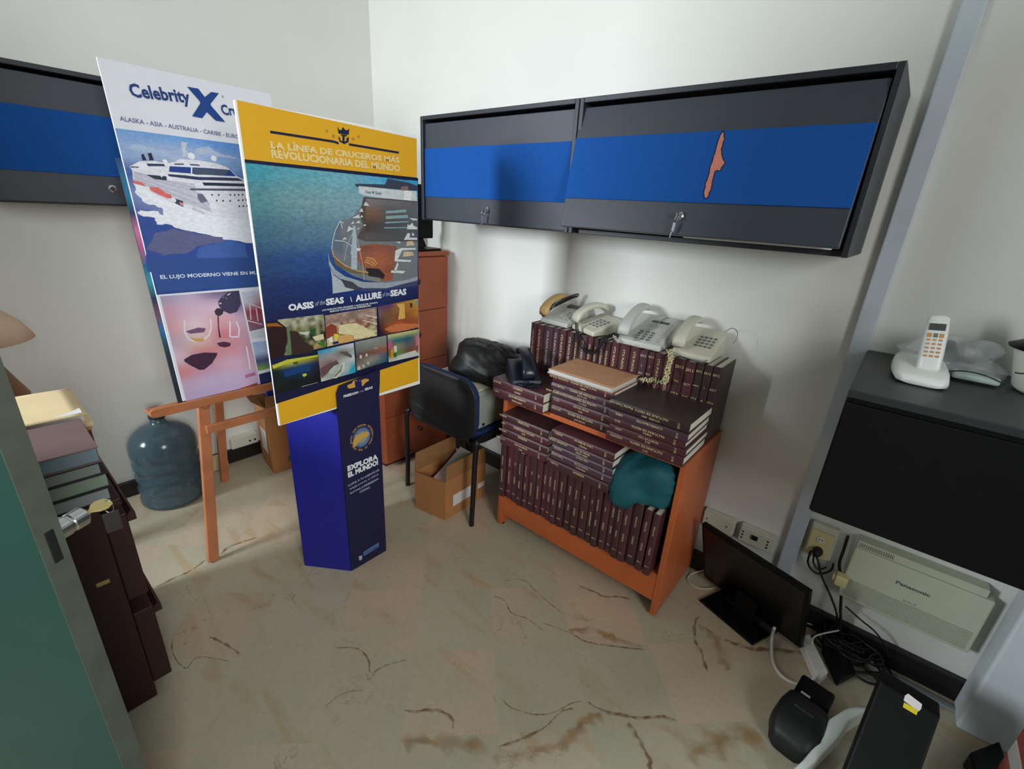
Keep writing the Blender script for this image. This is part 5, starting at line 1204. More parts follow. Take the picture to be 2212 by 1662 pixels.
# ---------------------------------------------------------------- outlets
PLA = mat('outlet_plastic', (206, 208, 190), 0.5); PLY = mat('outlet_yellowed', (214, 202, 150), 0.5); HOLE = mat('socket_black', (22, 22, 22), 0.6)
def wall_box(label, x0, x1, z0, z1, m, y=None, dep=0.04, parts=()):
    t = thing('power_outlet', label, 'outlet', ((x0+x1)/2, YB, z0))
    MB().box((x0, YB-dep*0.6, z0), (x1, YB-0.0006, z1)).build('mount_box', m, t, world=True, bevel=0.004)
    MB().box((x0+0.002, YB-dep, z0+0.002), (x1-0.002, YB-dep*0.6-0.0003, z1-0.002)).build('face_plate', m, t, world=True, bevel=0.003)
    for k, (a, b, c, d) in enumerate(parts):
        MB().box((a, YB-dep-0.0012, b), (c, YB-dep-0.0002, d)).build('slot', HOLE, t, world=True)
    return t
wall_box('blank cream wall box with two screw holes, right of the bookcase', -0.383, -0.258, 0.244, 0.315, PLA, parts=((-0.368, .278, -.363, .283), (-0.288, .278, -.283, .283)))
t = wall_box('cream wall socket box with a small plug, between the blank box and the duct', -0.238, -0.108, 0.244, 0.315, PLA, parts=((-0.228, .262, -.221, .268), (-0.228, .276, -.221, .282), (-0.228, .290, -.221, .296), (-0.136, .262, -.129, .268), (-0.136, .276, -.129, .282), (-0.136, .290, -.129, .296)))
MB().box((-0.19, YB-0.047, 0.278), (-0.168, YB-0.0405, 0.296)).build('jack_plug', HOLE, t, world=True, bevel=0.001)
t = thing('power_outlet', 'yellowed double wall socket just under the low black cabinet', 'outlet', (0.022, YB, 0.30))
MB().box((-0.018, YB-0.028, 0.310), (0.066, YB-0.0006, 0.445)).build('mount_box', PLA, t, world=True, bevel=0.006)
MB().box((-0.014, YB-0.040, 0.314), (0.056, YB-0.0285, 0.422)).build('face_plate', PLY, t, world=True, bevel=0.003)
MB().lathe([(0.013, 0), (0.013, 0.002)], 20, 0, Matrix.Translation((0.021, YB-0.0405, 0.392)) @ Matrix.Rotation(pi/2, 4, 'X')).build('socket', LAB, t, world=True)
for dx in (-0.005, 0.004): MB().box((0.021+dx, YB-0.0437, 0.389), (0.0225+dx, YB-0.0428, 0.396)).build('slot', HOLE, t, world=True)
t = thing('power_plug', 'round black plug in the yellowed wall socket', 'plug', (0.023, YB-0.042, 0.345))
MB().lathe([(0.016, 0), (0.017, 0.012), (0.012, 0.028), (0.006, 0.034)], 20, 0, Matrix.Translation((0.023, YB-0.0415, 0.347)) @ Matrix.Rotation(pi/2, 4, 'X')).build('plug_body', HOLE, t, smooth=True, world=True)
BC = mat('cable_black', (18, 19, 21), 0.45); WC = mat('cable_white', (214, 212, 206), 0.45)
P1, P3 = UY(1775, 1195, YB-0.065), 0
cable('power_cable', [Vector((0.023, YB-0.075, 0.343)), UY(1768, 1215, 1.755), UY(1775, 1245, 1.76), UY(1795, 1290, 1.765), UY(1808, 1330, 1.765), UZ(1812, 1385, 0.03), UZ(1822, 1410, 0.012)], 0.0036, BC, 'black cable dropping from the round plug to the floor tangle')
cable('power_cable', [UY(1752, 1190, 1.80), UY(1745, 1215, 1.80), UY(1757, 1235, 1.80), UY(1775, 1240, 1.80), UY(1795, 1232, 1.80), UY(1800, 1218, 1.80)], 0.0036, BC, 'black cable loop hanging below the yellowed socket')
cable('power_cable', [UY(1760, 1192, 1.795), UY(1757, 1215, 1.795), UY(1768, 1230, 1.795), UY(1785, 1226, 1.795)], 0.0030, BC, 'inner black cable loop below the yellowed socket')
cable('power_cable', [UY(1832, 1158, 1.80), UY(1822, 1190, 1.80), UY(1813, 1220, 1.80), UY(1818, 1260, 1.80), UY(1816, 1310, 1.785), UY(1816, 1335, 1.775), UZ(1818, 1392, 0.03), UZ(1830, 1420, 0.01)], 0.0048, BC, 'thick black cable running down beside the white telephone exchange')
cable('power_cable', [UY(1826, 1310, 1.79), UY(1860, 1340, 1.78), UY(1890, 1365, 1.775), UY(1912, 1395, 1.775), UY(1920, 1420, 1.78)], 0.0032, BC, 'black cable curving low across the white wall below the telephone exchange')
t = thing('power_adapter', 'square cream power adapter hanging beside the telephone exchange', 'adapter', (0.11, 1.78, 0.31))
c0 = UY(1817, 1252, 1.775)
MB().box((c0.x-0.017, 1.755, c0.z-0.020), (c0.x+0.019, 1.79, c0.z+0.020)).build('housing', PLY, t, world=True, bevel=0.004)
MB().box((c0.x-0.026, 1.762, c0.z-0.008), (c0.x-0.0175, 1.785, c0.z+0.014)).build('plug', PLY, t, world=True, bevel=0.002)
MB().box((c0.x+0.004, 1.765, c0.z-0.036), (c0.x+0.012, 1.775, c0.z-0.0205)).build('strain_relief', PLA, t, world=True, bevel=0.001)
# telephone exchange
PBX = mat('exchange_cream', (196, 200, 178), 0.5, var=0.03)
t = thing('telephone_exchange', 'wide cream telephone exchange box on the wall under the low black cabinet', 'exchange', (0.285, YB, 0.21))
X0, X1, Zb, Zt = 0.118, 0.470, 0.215, 0.425
MB().box((X0, YB-0.055, Zb), (X1, YB-0.0006, Zt)).build('housing', PBX, t, world=True, bevel=0.005)
MB().box((X0+0.002, YB-0.050, Zt+0.0005), (X1-0.02, YB-0.0006, Zt+0.028)).build('top_ledge', PBX, t, world=True, bevel=0.002)
mb = MB()
for i in range(16): mb.box((X0+0.008+i*0.006, YB-0.0512, Zt+0.006), (X0+0.0105+i*0.006, YB-0.0502, Zt+0.022))
mb.build('vent_slots', mat('slot_grey', (120, 124, 112), 0.6), t, world=True)
mb = MB()
for i in range(12): mb.box((X0+0.012, YB-0.0560, Zb+0.012+i*0.006), (X1-0.012, YB-0.0552, Zb+0.0132+i*0.006))
mb.build('vent_lines', mat('slot_grey', (120, 124, 112), 0.6), t, world=True)
mb = MB(); text_on(mb, 'Panasonic', (0.292, YB-0.0556, 0.360), (1, 0, 0), (0, 0, 1), 0.088, 0.013, 0, None, 0, 0.03)
mb.build('lettering', mat('letter_grey', (84, 90, 90), 0.6), t, world=True)
mb = MB(); text_on(mb, 'KX-T', (0.30, YB-0.0562, 0.305), (1, 0, 0), (0, 0, 1), 0.035, 0.006)
mb.build('model_lettering', mat('letter_blue', (80, 120, 150), 0.6), t, world=True)

# ---------------------------------------------------------------- monitor on the floor
t = thing('monitor', 'black computer monitor standing askew on the floor by the bookcase', 'monitor', (-0.13, 1.62, 0.0005))
A_, B_ = Vector((-0.348, 1.640, 0)), Vector((0.036, 1.525, 0))
dv = (B_-A_).normalized(); nv = Vector((dv.y, -dv.x, 0)); th = 0.026
def mbx(u0, u1, z0, z1, d0, d1, lean=0.37):
    vs = []
    for z in (z0, z1):
        for u, d in ((u0, d0), (u1, d0), (u1, d1), (u0, d1)): vs.append(A_+(B_-A_)*u+nv*(-d+lean*(z-0.355))+Vector((0, 0, z)))
    return vs
MB().hexa(mbx(0, 1, 0.035, 0.355, 0, th)).build('screen_housing', BLK, t, world=True, bevel=0.004)
MB().hexa(mbx(0.03, 0.97, 0.06, 0.342, -0.0012, -0.0002)).build('screen', mat('dark_glass', (9, 9, 10), 0.3), t, world=True)
MB().hexa(mbx(0.40, 0.60, 0.012, 0.12, 0.075, 0.095, 0)).build('neck', BLK, t, world=True, bevel=0.004)
b1, b2 = UZ(1510, 1300), UZ(1625, 1397); b3 = b2+(UZ(1703, 1352)-b2)*0.8; b4 = b1+b3-b2
MB().prism([(p.x, p.y) for p in (b1, b2, b3, b4)], 0.0005, 0.0105).build('stand_base', mat('gloss_black', (14, 15, 17), 0.15), t, world=True, bevel=0.003)
cable('white_cable', [UZ(1673, 1357, 0.09), UZ(1668, 1375, 0.03), UZ(1667, 1410, 0.006), UZ(1672, 1437, 0.005), UZ(1690, 1462, 0.005), UZ(1718, 1477, 0.005), UZ(1745, 1475, 0.006), UZ(1765, 1462, 0.02)], 0.0058, WC, 'thick white cable looping from the floor monitor to the white power strip')
cable('white_cable', [UZ(1522, 1232, 0.05), UZ(1495, 1240, 0.01), UZ(1485, 1250, 0.004), UZ(1492, 1262, 0.004), UZ(1515, 1272, 0.004), UZ(1548, 1270, 0.004)], 0.0026, WC, 'thin white cable loop between the bookcase and the floor monitor')
tag(thing_mesh(MB().hexa([UZ(*p)+Vector((0, 0, h)) for h in (0.001, 0.016) for p in ((1512, 1243), (1520, 1240), (1560, 1262), (1552, 1268))]), 'white_connector', mat('plug_greenish', (170, 184, 170), 0.5), UZ(1535, 1253), bevel=0.002), 'pale plastic strip lying behind the floor monitor', 'strip')
def slab(name, px, z, h, m, label, cat, bev=0.003):
    P = [UZ(x, y, z) for x, y in px]; c = sum(P, Vector())/len(P)
    o = thing_mesh(MB().hexa([Vector((p.x, p.y, zz_)) for zz_ in (z-h, z) for p in P]), name, m, (c.x, c.y, z-h), bevel=bev); tag(o, label, cat); return o
t_ = thing('power_strip', 'white power strip on the floor at the end of the thick white cable', 'power strip', tuple(UZ(1752, 1425, 0)))
P = [UZ(x, y, 0.038) for x, y in ((1728, 1378), (1748, 1368), (1790, 1452), (1770, 1470))]
MB().hexa([Vector((p.x, p.y, q_)) for q_ in (0.001, 0.038) for p in P]).build('housing', WC, t_, world=True, bevel=0.004)
for i in range(4):
    a = P[0].lerp(P[3], 0.2+0.2*i); b = P[1].lerp(P[2], 0.2+0.2*i); c = (a+b)/2
    MB().lathe([(0.007, 0), (0.007, 0.001)], 14, 0, Matrix.Translation((c.x, c.y, 0.0382))).build('socket', PLA, t_, world=True)
# black tangle
R = random.Random(21)
cen = UZ(1822, 1425, 0.0)
for k in range(13):
    pts = []; c = cen+Vector((R.uniform(-.04, .06), R.uniform(-.05, .07), 0)); r0 = R.uniform(0.035, 0.085); a0 = R.uniform(0, 6)
    nturn = R.choice([1.3, 1.8, 2.4])
    for i in range(int(12*nturn)):
        a = a0+2*pi*i/12; rr = r0*(1+0.25*sin(i*1.3+k)); pts.append(c+Vector((cos(a)*rr, sin(a)*rr*0.8, 0.006+0.0045*k+0.004*(1+sin(i*0.9)))))
    place = ['lowest coil of the black cable heap beside the white power strip', 'small tight coil in the black cable heap', 'wide loop lying across the black cable heap', 'loop of the black cable heap nearest the white wall', 'loop of the black cable heap nearest the power strip', 'upper loose coil of the black cable heap', 'topmost coil of the black cable heap by the wall'][k] if k < 7 else 'black cable coiled among others in the heap beside the white power strip'
    cable('power_cable', pts, R.choice([0.003, 0.0038, 0.0045]), BC, place, group='black cables heaped on the floor', sm=3)
slab('adapter_brick', ((1778, 1395), (1815, 1385), (1850, 1450), (1812, 1470)), 0.035, 0.034, BLK, 'black power brick in the cable heap beside the white power strip', 'adapter', 0.006)
cable('white_cable', [UZ(1738, 1345, 0.02), UZ(1760, 1352, 0.02), UZ(1785, 1360, 0.03)], 0.0028, WC, 'short white cable running behind the right edge of the floor monitor')
cable('white_cable', [UZ(1755, 1392, 0.05), UZ(1757, 1378, 0.07), UZ(1775, 1370, 0.08), UZ(1815, 1362, 0.08)], 0.0028, WC, 'white cable bridging over the black cable heap')
cable('power_cable', [UZ(1855, 1430, 0.008), UZ(1890, 1465, 0.006), UZ(1925, 1500, 0.006)], 0.004, BC, 'straight black cable crossing from the heap towards the upright black box')
# grey floor duct
P = [UZ(x, y, 0) for x, y in ((1888, 1440), (2068, 1536))]
d = (P[1]-P[0]).normalized(); s_n = Vector((d.y, -d.x, 0))
mb = MB(); mb.hexa([p+s_n*k+Vector((0, 0, z)) for z in (0.001, 0.013) for p, k in ((P[0], 0.022), (P[1], 0.022), (P[1], 0), (P[0], 0))])
tag(thing_mesh(mb, 'floor_duct', mat('duct_grey', (120, 130, 128), 0.5), P[0], bevel=0.003), 'pale grey cable duct lying on the floor along the right-hand wall', 'duct')
# small black label printer on the floor
t = thing('label_printer', 'rounded black device on the floor in front of the cable heap', 'printer', (0.118, 1.345, 0.001), (0, 0, -0.14))
secs = []
for i, (y, wd, h) in enumerate(((-0.115, 0.036, 0.05), (-0.105, 0.05, 0.07), (-0.06, 0.066, 0.085), (0.0, 0.064, 0.088), (0.05, 0.056, 0.082), (0.065, 0.052, 0.06))):
    secs.append(((0, y, h/2+0.001), (wd, 0, 0), (0, 0, h/2)))
mb = MB(); loft(mb, secs, 24, 4.5); mb.build('housing', mat('black_matte', (26, 28, 30), 0.5), t, smooth=True)
MB().box((-0.046, 0.066, 0.001), (0.05, 0.15, 0.07)).build('rear_unit', BLK, t, bevel=0.008)
MB().box((-0.028, 0.066, 0.0705), (-0.002, 0.074, 0.0725), 0).build('white_mark', LAB, t)
mb = MB(); text_on(mb, 'BIXOLON', (0.0, -0.01, 0.0902), (1, 0.0, 0), (0, 1, 0), 0.05, 0.007); mb.build('lettering', mat('letter_dim', (110, 114, 114), 0.6), t)
# white plastic scanner shaped piece
WP = mat('white_plastic', (206, 214, 208), 0.4)
t = thing('barcode_scanner', 'white angled plastic device between the rounded black one and the upright black box', 'scanner', tuple(UZ(1800, 1600, 0)))
mb = MB(); secs = []
for (px, py_, z, wd, h) in ((1705, 1690, 0.03, 0.018, 0.02), (1745, 1655, 0.04, 0.022, 0.026), (1790, 1605, 0.05, 0.027, 0.034), (1808, 1570, 0.058, 0.034, 0.042), (1840, 1550, 0.06, 0.036, 0.044), (1862, 1540, 0.06, 0.03, 0.036)):
    secs.append((UZ(px, py_, z), (wd*0.75, wd*0.5, 0), (0, 0, h/2+0.012)))
loft(mb, secs, 20, 4); mb.build('housing', WP, t, world=True, smooth=True)
# upright black box with stickers
t = thing('computer_case', 'upright black box with a white and a yellow sticker, at the lower right', 'computer', (0.30, 1.24, 0))
c = [UZ(1901, 1470, 0.30), UZ(2033, 1550, 0.30)]; d = (c[1]-c[0]); d.z = 0
tl_, tr_ = c; back = Vector((-d.y, d.x, 0)).normalized()*0.02
f0, f1 = UZ(1777, 1655, 0.17), UZ(1997, 1652, 0.17)
down = Vector((-0.03, -0.30, -0.29))
vs = [tl_+down*1.0, tr_+down*1.0, tr_+down+Vector((0, 0.05, 0)), tl_+down+Vector((0, 0.05, 0)), tl_, tr_, tr_+Vector((0, 0.05, 0)), tl_+Vector((0, 0.05, 0))]
for v in vs[:4]: v.z = 0.002
MB().hexa(vs).build('housing', mat('case_black', (11, 12, 13), 0.5, spec=0.25), t, world=True, bevel=0.006)
nrm = (vs[1]-vs[0]).cross(vs[4]-vs[0]).normalized()
if nrm.y > 0: nrm = -nrm
def onp(px, k): return UP(px[0], px[1], vs[0]+nrm*(0.0012+0.0006*k), nrm)
MB().add([onp(p, 0) for p in ((1955, 1503), (1962, 1499), (1992, 1522), (1990, 1532), (1984, 1538), (1952, 1514))], [tuple(range(6))]).build('white_sticker', LAB, t, world=True)
MB().add([onp(p, 1) for p in ((1953, 1518), (1983, 1535), (1980, 1546), (1950, 1528))], [(0, 1, 2, 3)]).build('yellow_sticker', mat('sticker_yellow', (220, 200, 20), 0.6), t, world=True)
# things at the extreme lower right
t = thing('striped_sack', 'red and white striped package at the right edge beside the white pier', 'package', (0.60, 1.45, 0))
for i, cc in enumerate(((140, 72, 60), (176, 174, 170), (132, 62, 60), (170, 166, 162), (140, 76, 62), (60, 30, 30))):
    MB().box((0.56, 1.36, 0.02+0.058*(5-i)), (0.72, 1.55, 0.02+0.058*(6-i)-0.0005)).build('stripe', mat('stripe%d' % i, cc, 0.6), t, world=True, bevel=0.004)
MB().box((0.565, 1.365, 0.001), (0.715, 1.545, 0.0195)).build('base', BLK, t, world=True)
slab('tool_case', ((2095, 1625), (2160, 1600), (2205, 1730), (2120, 1740)), 0.06, 0.058, BLK, 'low black case on the floor at the bottom right corner', 'case', 0.006)

# ---------------------------------------------------------------- cordless phone, bag, pot on the black cabinet
CT = 1.0930
t = thing('cordless_telephone', 'white cordless telephone upright in its base on the low black cabinet', 'telephone', (0.10, 1.56, CT))
WPH = mat('phone_white', (218, 222, 218), 0.35); ORK = mat('key_orange', (190, 140, 84), 0.5)
secs = [((0.10, 1.487, CT+0.010), (0.036, 0, 0), (0, 0, 0.008)), ((0.098, 1.50, CT+0.014), (0.052, 0, 0), (0, 0, 0.013)), ((0.093, 1.56, CT+0.019), (0.058, 0, 0), (0, 0, 0.018)), ((0.088, 1.62, CT+0.024), (0.056, 0, 0), (0, 0, 0.0235)), ((0.086, 1.66, CT+0.026), (0.05, 0, 0), (0, 0, 0.025))]
mb = MB(); loft(mb, secs, 24, 4.0); mb.build('base', WPH, t, world=True, smooth=True)
Mh = Matrix.Translation((0.105, 1.545, CT+0.030)) @ Matrix.Rotation(-0.10, 4, 'Y') @ Matrix.Rotation(-0.42, 4, 'X')
mb = MB(); loft(mb, [((0, 0, z), (w_, 0, 0), (0, d_, 0)) for z, w_, d_ in ((0, 0.020, 0.010), (0.006, 0.024, 0.013), (0.05, 0.0245, 0.014), (0.10, 0.024, 0.0145), (0.138, 0.022, 0.013), (0.146, 0.014, 0.009))], 20, 3.5, 0, Mh)
h_ = mb.build('handset', WPH, t, world=True, smooth=True)
MB().box((-0.016, -0.0152, 0.103), (0.016, -0.0138, 0.121), 0, Mh).build('display', LCD, h_, world=True, bevel=0.0005)
for r in range(6):
    for c_ in range(3):
        if r == 0: sz, m_ = (0.0055, 0.0055), (ORK if c_ != 1 else KEYG)
        else: sz, m_ = (0.0045, 0.0025), ORK
        MB().box((-0.0115+0.0115*c_-sz[0]*0.8, -0.0152, (0.090 if r == 0 else 0.078-0.0105*(r-1))-sz[1]), (-0.0115+0.0115*c_+sz[0]*0.8, -0.0138, (0.090 if r == 0 else 0.078-0.0105*(r-1))+sz[1]), 0, Mh).build('key', m_, h_, world=True, bevel=0.0005)
PLB = bpy.data.materials.new('clear_bag'); PLB.use_nodes = True
b = PLB.node_tree.nodes['Principled BSDF']; b.inputs['Base Color'].default_value = (0.8, 0.86, 0.87, 1); b.inputs['Roughness'].default_value = 0.22; b.inputs['Alpha'].default_value = 0.26
t = thing('clear_plastic_bag', 'clear plastic bag with telephone parts beside the cordless telephone', 'bag', (0.20, 1.70, CT))
def cb(p, d):
    z = p.z
    if z < -0.035: z = -0.035+(z+0.035)*0.03
    return Vector((p.x, p.y, z))
mb = blob('b', PLB, (0.115, 0.075, 0.062), 6.3, 0.45, 1.6, (0.155, 1.715, CT+0.0372), cb, 44, 26)
mb.build('bag', PLB, t, world=True, smooth=True)
tag(thing_mesh(MB().box((0.16, 1.64, CT+0.004), (0.255, 1.675, CT+0.022), 0), 'telephone_handset', mat('handset_pale', (170, 186, 180), 0.4), (0.21, 1.66, CT+0.004), bevel=0.007), 'pale handset lying in the clear plastic bag', 'handset')
tag(thing_mesh(MB().hexa([(0.11, 1.70, CT+0.004), (0.19, 1.70, CT+0.004), (0.19, 1.76, CT+0.004), (0.11, 1.76, CT+0.004), (0.112, 1.72, CT+0.085), (0.15, 1.72, CT+0.085), (0.15, 1.75, CT+0.085), (0.112, 1.75, CT+0.085)]), 'grey_cradle', mat('cradle_grey', (64, 74, 80), 0.5), (0.15, 1.73, CT+0.004), bevel=0.005), 'dark grey cradle wrapped in the clear plastic bag', 'cradle')
cable('thin_wire', [(0.15, 1.635, CT+0.02), (0.18, 1.63, CT+0.03), (0.22, 1.632, CT+0.028), (0.262, 1.64, CT+0.014)], 0.0015, BC, 'thin black wire curving over the bagged handset')
t = thing('rice_cooker', 'white pot with a black lid at the right end of the low black cabinet', 'pot', (0.355, 1.68, CT))
MB().lathe([(0.068, 0.001), (0.078, 0.01), (0.098, 0.09), (0.10, 0.105)], 36, 0, Matrix.Translation((0.355, 1.68, CT))).build('body', mat('pot_white', (210, 214, 200), 0.5), t, world=True, smooth=True)
MB().lathe([(0.112, 0.1055), (0.114, 0.110), (0.09, 0.123), (0.05, 0.134), (0.02, 0.137)], 36, 0, Matrix.Translation((0.355, 1.68, CT))).build('lid', BLK, t, world=True, smooth=True)
MB().lathe([(0.035, 0.137), (0.042, 0.16), (0.03, 0.175), (0.01, 0.18)], 24, 0, Matrix.Translation((0.355, 1.68, CT))).build('lid_knob', BLK, t, world=True, smooth=True)
cable('thin_wire', [(0.262, 1.60, CT+0.055), (0.275, 1.592, CT+0.058), (0.30, 1.58, CT+0.072), (0.34, 1.572, CT+0.078), (0.40, 1.58, CT+0.08)], 0.0016, BC, 'thin black wire across the white pot')

# ---------------------------------------------------------------- left foreground
DM = mat('dark_maroon_wood', (48, 20, 20), 0.55, var=0.1)
t = thing('drawer_cabinet', 'dark maroon drawer cabinet in the left foreground carrying the ledger stack', 'cabinet', (-1.65, -0.15, 0))
MB().box((-1.92, -0.25, 0.0), (-1.402, 0.095, 0.675)).build('carcass', DM, t, world=True, bevel=0.003)
MB().box((-1.93, -0.255, 0.6755), (-1.395, 0.140, 0.697)).build('top_panel', DM, t, world=True, bevel=0.003)
for z0_, z1_ in ((0.375, 0.645), (0.055, 0.325)):
    d_ = MB().box((-1.915, 0.0955, z0_), (-1.402, 0.142, z1_)).build('drawer', DM, t, world=True, bevel=0.003)
    MB().prism([(0.142, z1_-0.028), (0.160, z1_-0.028), (0.160, z1_-0.006), (0.153, z1_+0.004), (0.142, z1_-0.008)], 1.402, 1.915, 0, Matrix(((0, 0, -1, 0), (1, 0, 0, 0), (0, 1, 0, 0), (0, 0, 0, 1)))).build('pull_rail', DM, d_, world=True)
MB().box((-1.4015, 0.045, 0.46), (-1.4005, 0.072, 0.472)).build('brass_tag', mat('brass_tag', (170, 150, 90), 0.5), t, world=True)
# ledgers on it: page edges facing the room (+x)
def lieX(x, y, z, rz=0):
    # local x->z, local y(depth, spine at 0) -> -(-x): spine at far side, pages towards +x ; local z -> -y
    base = Matrix(((0, 1, 0, 0), (0, 0, -1, 0), (-1, 0, 0, 0), (0, 0, 0, 1)))
    base = Matrix(((0, 1, 0, 0), (0, 0, 1, 0), (1, 0, 0, 0), (0, 0, 0, 1)))
    return Matrix.Translation((x, y, z)) @ Matrix.Rotation(rz, 4, 'Z') @ base
z = 0.6978
lb_ = ['lowest grey-edged ledger of the stack in the left foreground', 'second ledger up in the left foreground stack, greenish page edges', 'third ledger up in the left foreground stack, pale page edges', 'top ledger of the left foreground stack with a plain mauve-brown cover']
EDG = [mat('edges_grey', (150, 158, 160), 0.8), mat('edges_green', (140, 160, 140), 0.8), mat('edges_grey2', (140, 150, 146), 0.8), mat('edges_blue', (128, 146, 158), 0.8)]
TOPC = mat('cover_mauve', (120, 96, 92), 0.5, var=0.04)
for i, (T, dy) in enumerate(((0.037, 0.0), (0.040, 0.004), (0.034, -0.002), (0.042, 0.002))):
    c_ = 0.003; D_ = 0.22; Lh = 0.30
    t = thing('ledger_book', lb_[i], 'book', (-1.62, 0.125-Lh+dy, z), (0, 0, R.uniform(-.01, .01)), 'ledgers stacked in the left foreground')
    cv = TOPC if i == 3 else mat('cover_black', (34, 32, 34), 0.5)
    b_ = MB().box((0, 0, 0), (D_, Lh, c_)); b_.box((0, 0, T-c_-0.0006), (D_, Lh, T-0.0006)); b_.box((0, 0, c_), (0.006, Lh, T-c_-0.0006)); b_.build('cover', cv, t, bevel=0.0008)
    MB().box((0.0065, 0.004, c_+0.0003), (D_-0.004, Lh-0.004, T-c_-0.0009)).build('pages', EDG[i], t)
    z += T
    if i == 3: ztop = z
# folder pile behind
MAN = mat('manila', (238, 212, 166), 0.75, var=0.05, scale=14)
z = 0.6978; R = random.Random(4)
names = [('maroon_file', DM, 'dark maroon file at the foot of the folder pile behind the ledger stack', 0.060), ('brown_file', mat('file_brown', (112, 62, 40), 0.6), 'worn brown file under the manila folders behind the ledger stack', 0.045), ('manila_folder', MAN, 'thin manila folder under the thick one behind the ledger stack', 0.012), ('manila_folder', mat('manila_dull', (196, 160, 110), 0.75), 'duller manila folder just above the brown file', 0.012)]
for i, (nm, m_, lb, h_) in enumerate([names[0], names[1], names[3], names[2]]):
    dx, dy = R.uniform(-.006, .008), R.uniform(-.006, .008)
    t = MB().box((-1.875+dx, -0.16+dy, z+0.0004), (-1.634+dx*0.3, 0.148+dy, z+h_))
    tag(thing_mesh(t, nm, m_, (-1.75, 0, z), bevel=0.002), lb, 'folder'); z += h_
t = thing('manila_folder', 'thick pale manila folder with white sheets, top of the pile behind the ledger stack', 'folder', (-1.75, -0.01, z+0.0005))
MB().box((-1.87, -0.16, z+0.0006), (-1.63, 0.145, z+0.0025)).build('back_cover', MAN, t, world=True)
MB().box((-1.885, -0.158, z+0.003), (-1.645, 0.138, z+0.030)).build('sheets', PAPW, t, world=True, bevel=0.001)
MB().grid(12, 10, lambda u, v: (-1.868+0.24*u, -0.16+0.305*v, z+0.0325+0.008*sin(v*2.4)*(1-u)-0.004*v)).build('front_cover', MAN, t, world=True, smooth=True, solid=0.0012)
# door edge with lock
GRN = mat('door_green', (30, 66, 58), 0.55, spec=0.2, var=0.05, scale=6); GRE = mat('door_edge_paint', (80, 86, 76), 0.6, var=0.16, scale=18)
E0 = Vector((-0.865, -0.0165, 0)); dd_ = Vector((-cos(radians(30)), -sin(radians(30)), 0)); nf = Vector((-dd_.y, dd_.x, 0)) # points
if nf.y > 0: nf = -nf
tk = 0.034; wd = 0.80
t = thing('green_door', 'open green painted door leaf at the left edge, key in its lock', 'door', (E0.x, E0.y, 0.01))
o1 = E0-nf*tk
def dz(p, z): return Vector((p.x, p.y, z))
MB().hexa([dz(p, z) for z in (0.01, 2.08) for p in (E0+dd_*wd, E0+dd_*0.0015, o1+dd_*0.0015, o1+dd_*wd)]).build('leaf', GRN, t, world=True)
MB().hexa([dz(p, z) for z in (0.01, 2.08) for p in (E0, o1, o1+dd_*0.0012, E0+dd_*0.0012)]).build('edge', GRE, t, world=True)
mid = (E0+o1)/2; zc = 0.985
pl_ = UP(92, 1195, E0, dd_)
MB().hexa([mid+nf*k-dd_*e+Vector((0, 0, z)) for z in (pl_.z-0.028, pl_.z+0.028) for k, e in ((0.006, 0.0002), (-0.006, 0.0002), (-0.006, 0.0022), (0.006, 0.0022))]).build('latch_bolt', HOLE, t, world=True, bevel=0.001)
lkp = UP(98, 1124, o1, nf)
ax = -nf
Mc = Matrix.Translation(o1+dd_*0.028+Vector((0, 0, lkp.z-0.028))) @ ax.to_track_quat('Z', 'Y').to_matrix().to_4x4()
MB().lathe([(0.016, 0.0), (0.017, 0.002), (0.017, 0.022), (0.0155, 0.024), (0.0155, 0.027), (0.0165, 0.029), (0.0165, 0.048), (0.012, 0.052)], 30, 0, Mc).build('lock_cylinder', CHROME, t, world=True)
t = thing('door_key', 'pale brass key with round bow in the green door lock', 'key', tuple(o1+dd_*0.028+ax*0.055+Vector((0, 0, lkp.z-0.028))))
kb = [(-0.003, 0.052), (0.003, 0.052), (0.004, 0.062), (0.011, 0.070), (0.0135, 0.080), (0.010, 0.091), (0, 0.095), (-0.010, 0.091), (-0.0135, 0.080), (-0.011, 0.070), (-0.004, 0.062)]
MB().prism([(x, z_) for x, z_ in kb], -0.0012, 0.0012, 0, Mc @ Matrix.Rotation(0.3, 4, 'Z') @ Matrix.Rotation(pi/2, 4, 'X')).build('key_bow', mat('key_brass', (196, 180, 120), 0.4, metal=0.3), t, world=True, bevel=0.0006)
rp = Mc @ Vector((0, 0, 0.089))
MB().tube([rp+Vector((0.012*sin(a)*0.3, 0.006*sin(a), -0.010+0.012*cos(a))) for a in [2*pi*i/18 for i in range(18)]], 0.0009, 6, closed=True).build('key_ring', CHROME, t, world=True, smooth=True)
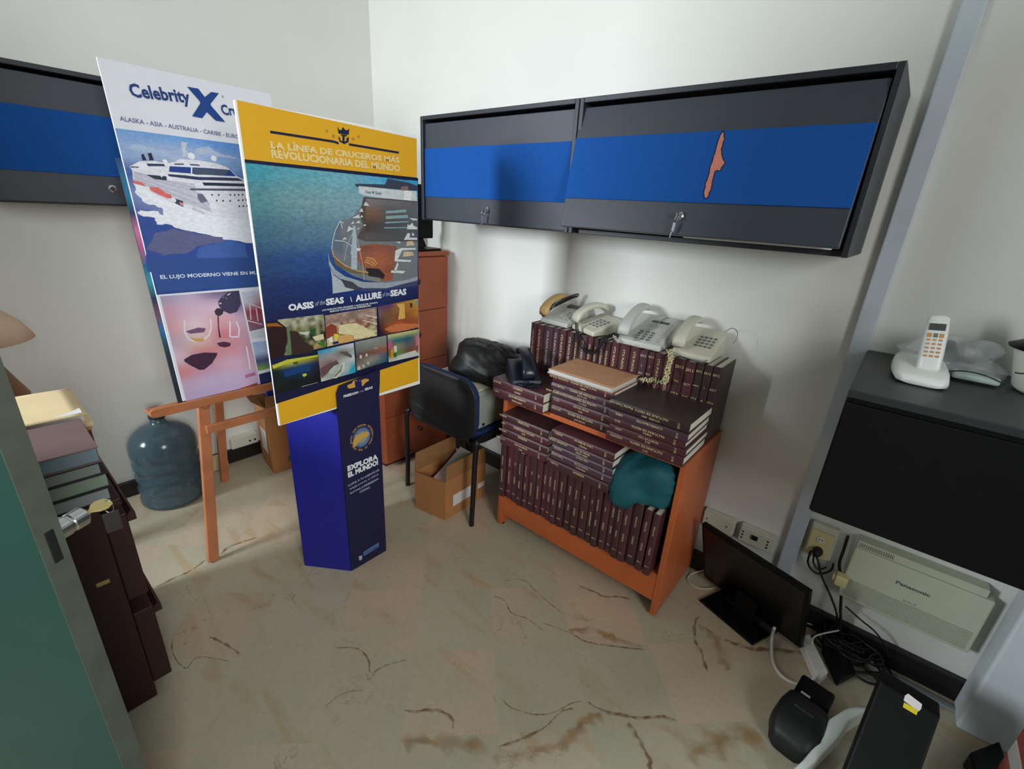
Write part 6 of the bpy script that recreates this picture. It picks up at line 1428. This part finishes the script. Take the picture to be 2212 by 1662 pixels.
MB().box((rp.x-0.003, rp.y-0.012, rp.z-0.062), (rp.x+0.0, rp.y+0.012, rp.z-0.022)).build('key_tag', mat('tag_black', (40, 36, 34), 0.6), t, world=True, bevel=0.002)
# lamp
LX = -2.30; lc = UX(-75, 735, LX)
SHD = mat('lampshade_peach', (240, 212, 182), 0.8, var=0.04, scale=20)
t = thing('standing_lamp', 'wooden standing lamp with a shallow peach shade at the left edge', 'lamp', (LX, lc.y, 0))
tip = UX(75, 723, LX); r_ = tip.y-lc.y
MB().lathe([(0.02, 0.13*r_/0.2+0.06), (r_*0.55, 0.105), (r_*0.85, 0.05), (r_, 0.0)], 40, 0, Matrix.Translation((LX, lc.y, tip.z)), cap=False).build('lamp_shade', SHD, t, world=True, smooth=True, solid=0.002)
MB().lathe([(0.10, 0.0), (0.11, 0.02), (0.05, 0.05), (0.03, 0.2), (0.035, 0.5), (0.07, 0.62), (r_*0.62, 0.68), (r_*0.66, 0.74), (r_*0.5, 0.80), (r_*0.3, tip.z-0.06), (0.012, tip.z-0.04), (0.012, tip.z+0.08)], 32, 0, Matrix.Translation((LX, lc.y, 0.001))).build('base', mat('lamp_wood', (150, 112, 84), 0.5, var=0.1, scale=10), t, world=True, smooth=True)
# outlet on the left wall behind the easel
t = thing('power_outlet', 'cream outlet box with two dark holes on the left wall behind the easel', 'outlet', (XA+0.03, 0.84, 0.1))
MB().box((XA+0.0006, 0.775, 0.092), (XA+0.045, 0.92, 0.158)).build('mount_box', PLA, t, world=True, bevel=0.006)
for y in (0.868, 0.895): MB().box((XA+0.0452, y, 0.112), (XA+0.0465, y+0.010, 0.123)).build('slot', HOLE, t, world=True)
cable('thin_wire', [Vector((XA+0.004, 0.742, 0.50)), Vector((XA+0.004, 0.745, 0.30)), Vector((XA+0.004, 0.75, 0.10))], 0.0018, GRW, 'thin grey wire running down the left wall behind the easel')
tag(thing_mesh(MB().box((XA+0.0205, 0.60, 0.002), (XA+0.05, 0.745, 0.085)), 'cream_box', PLY, (XA+0.03, 0.67, 0.002), bevel=0.004), 'small cream box on the floor by the left wall behind the easel leg', 'box')
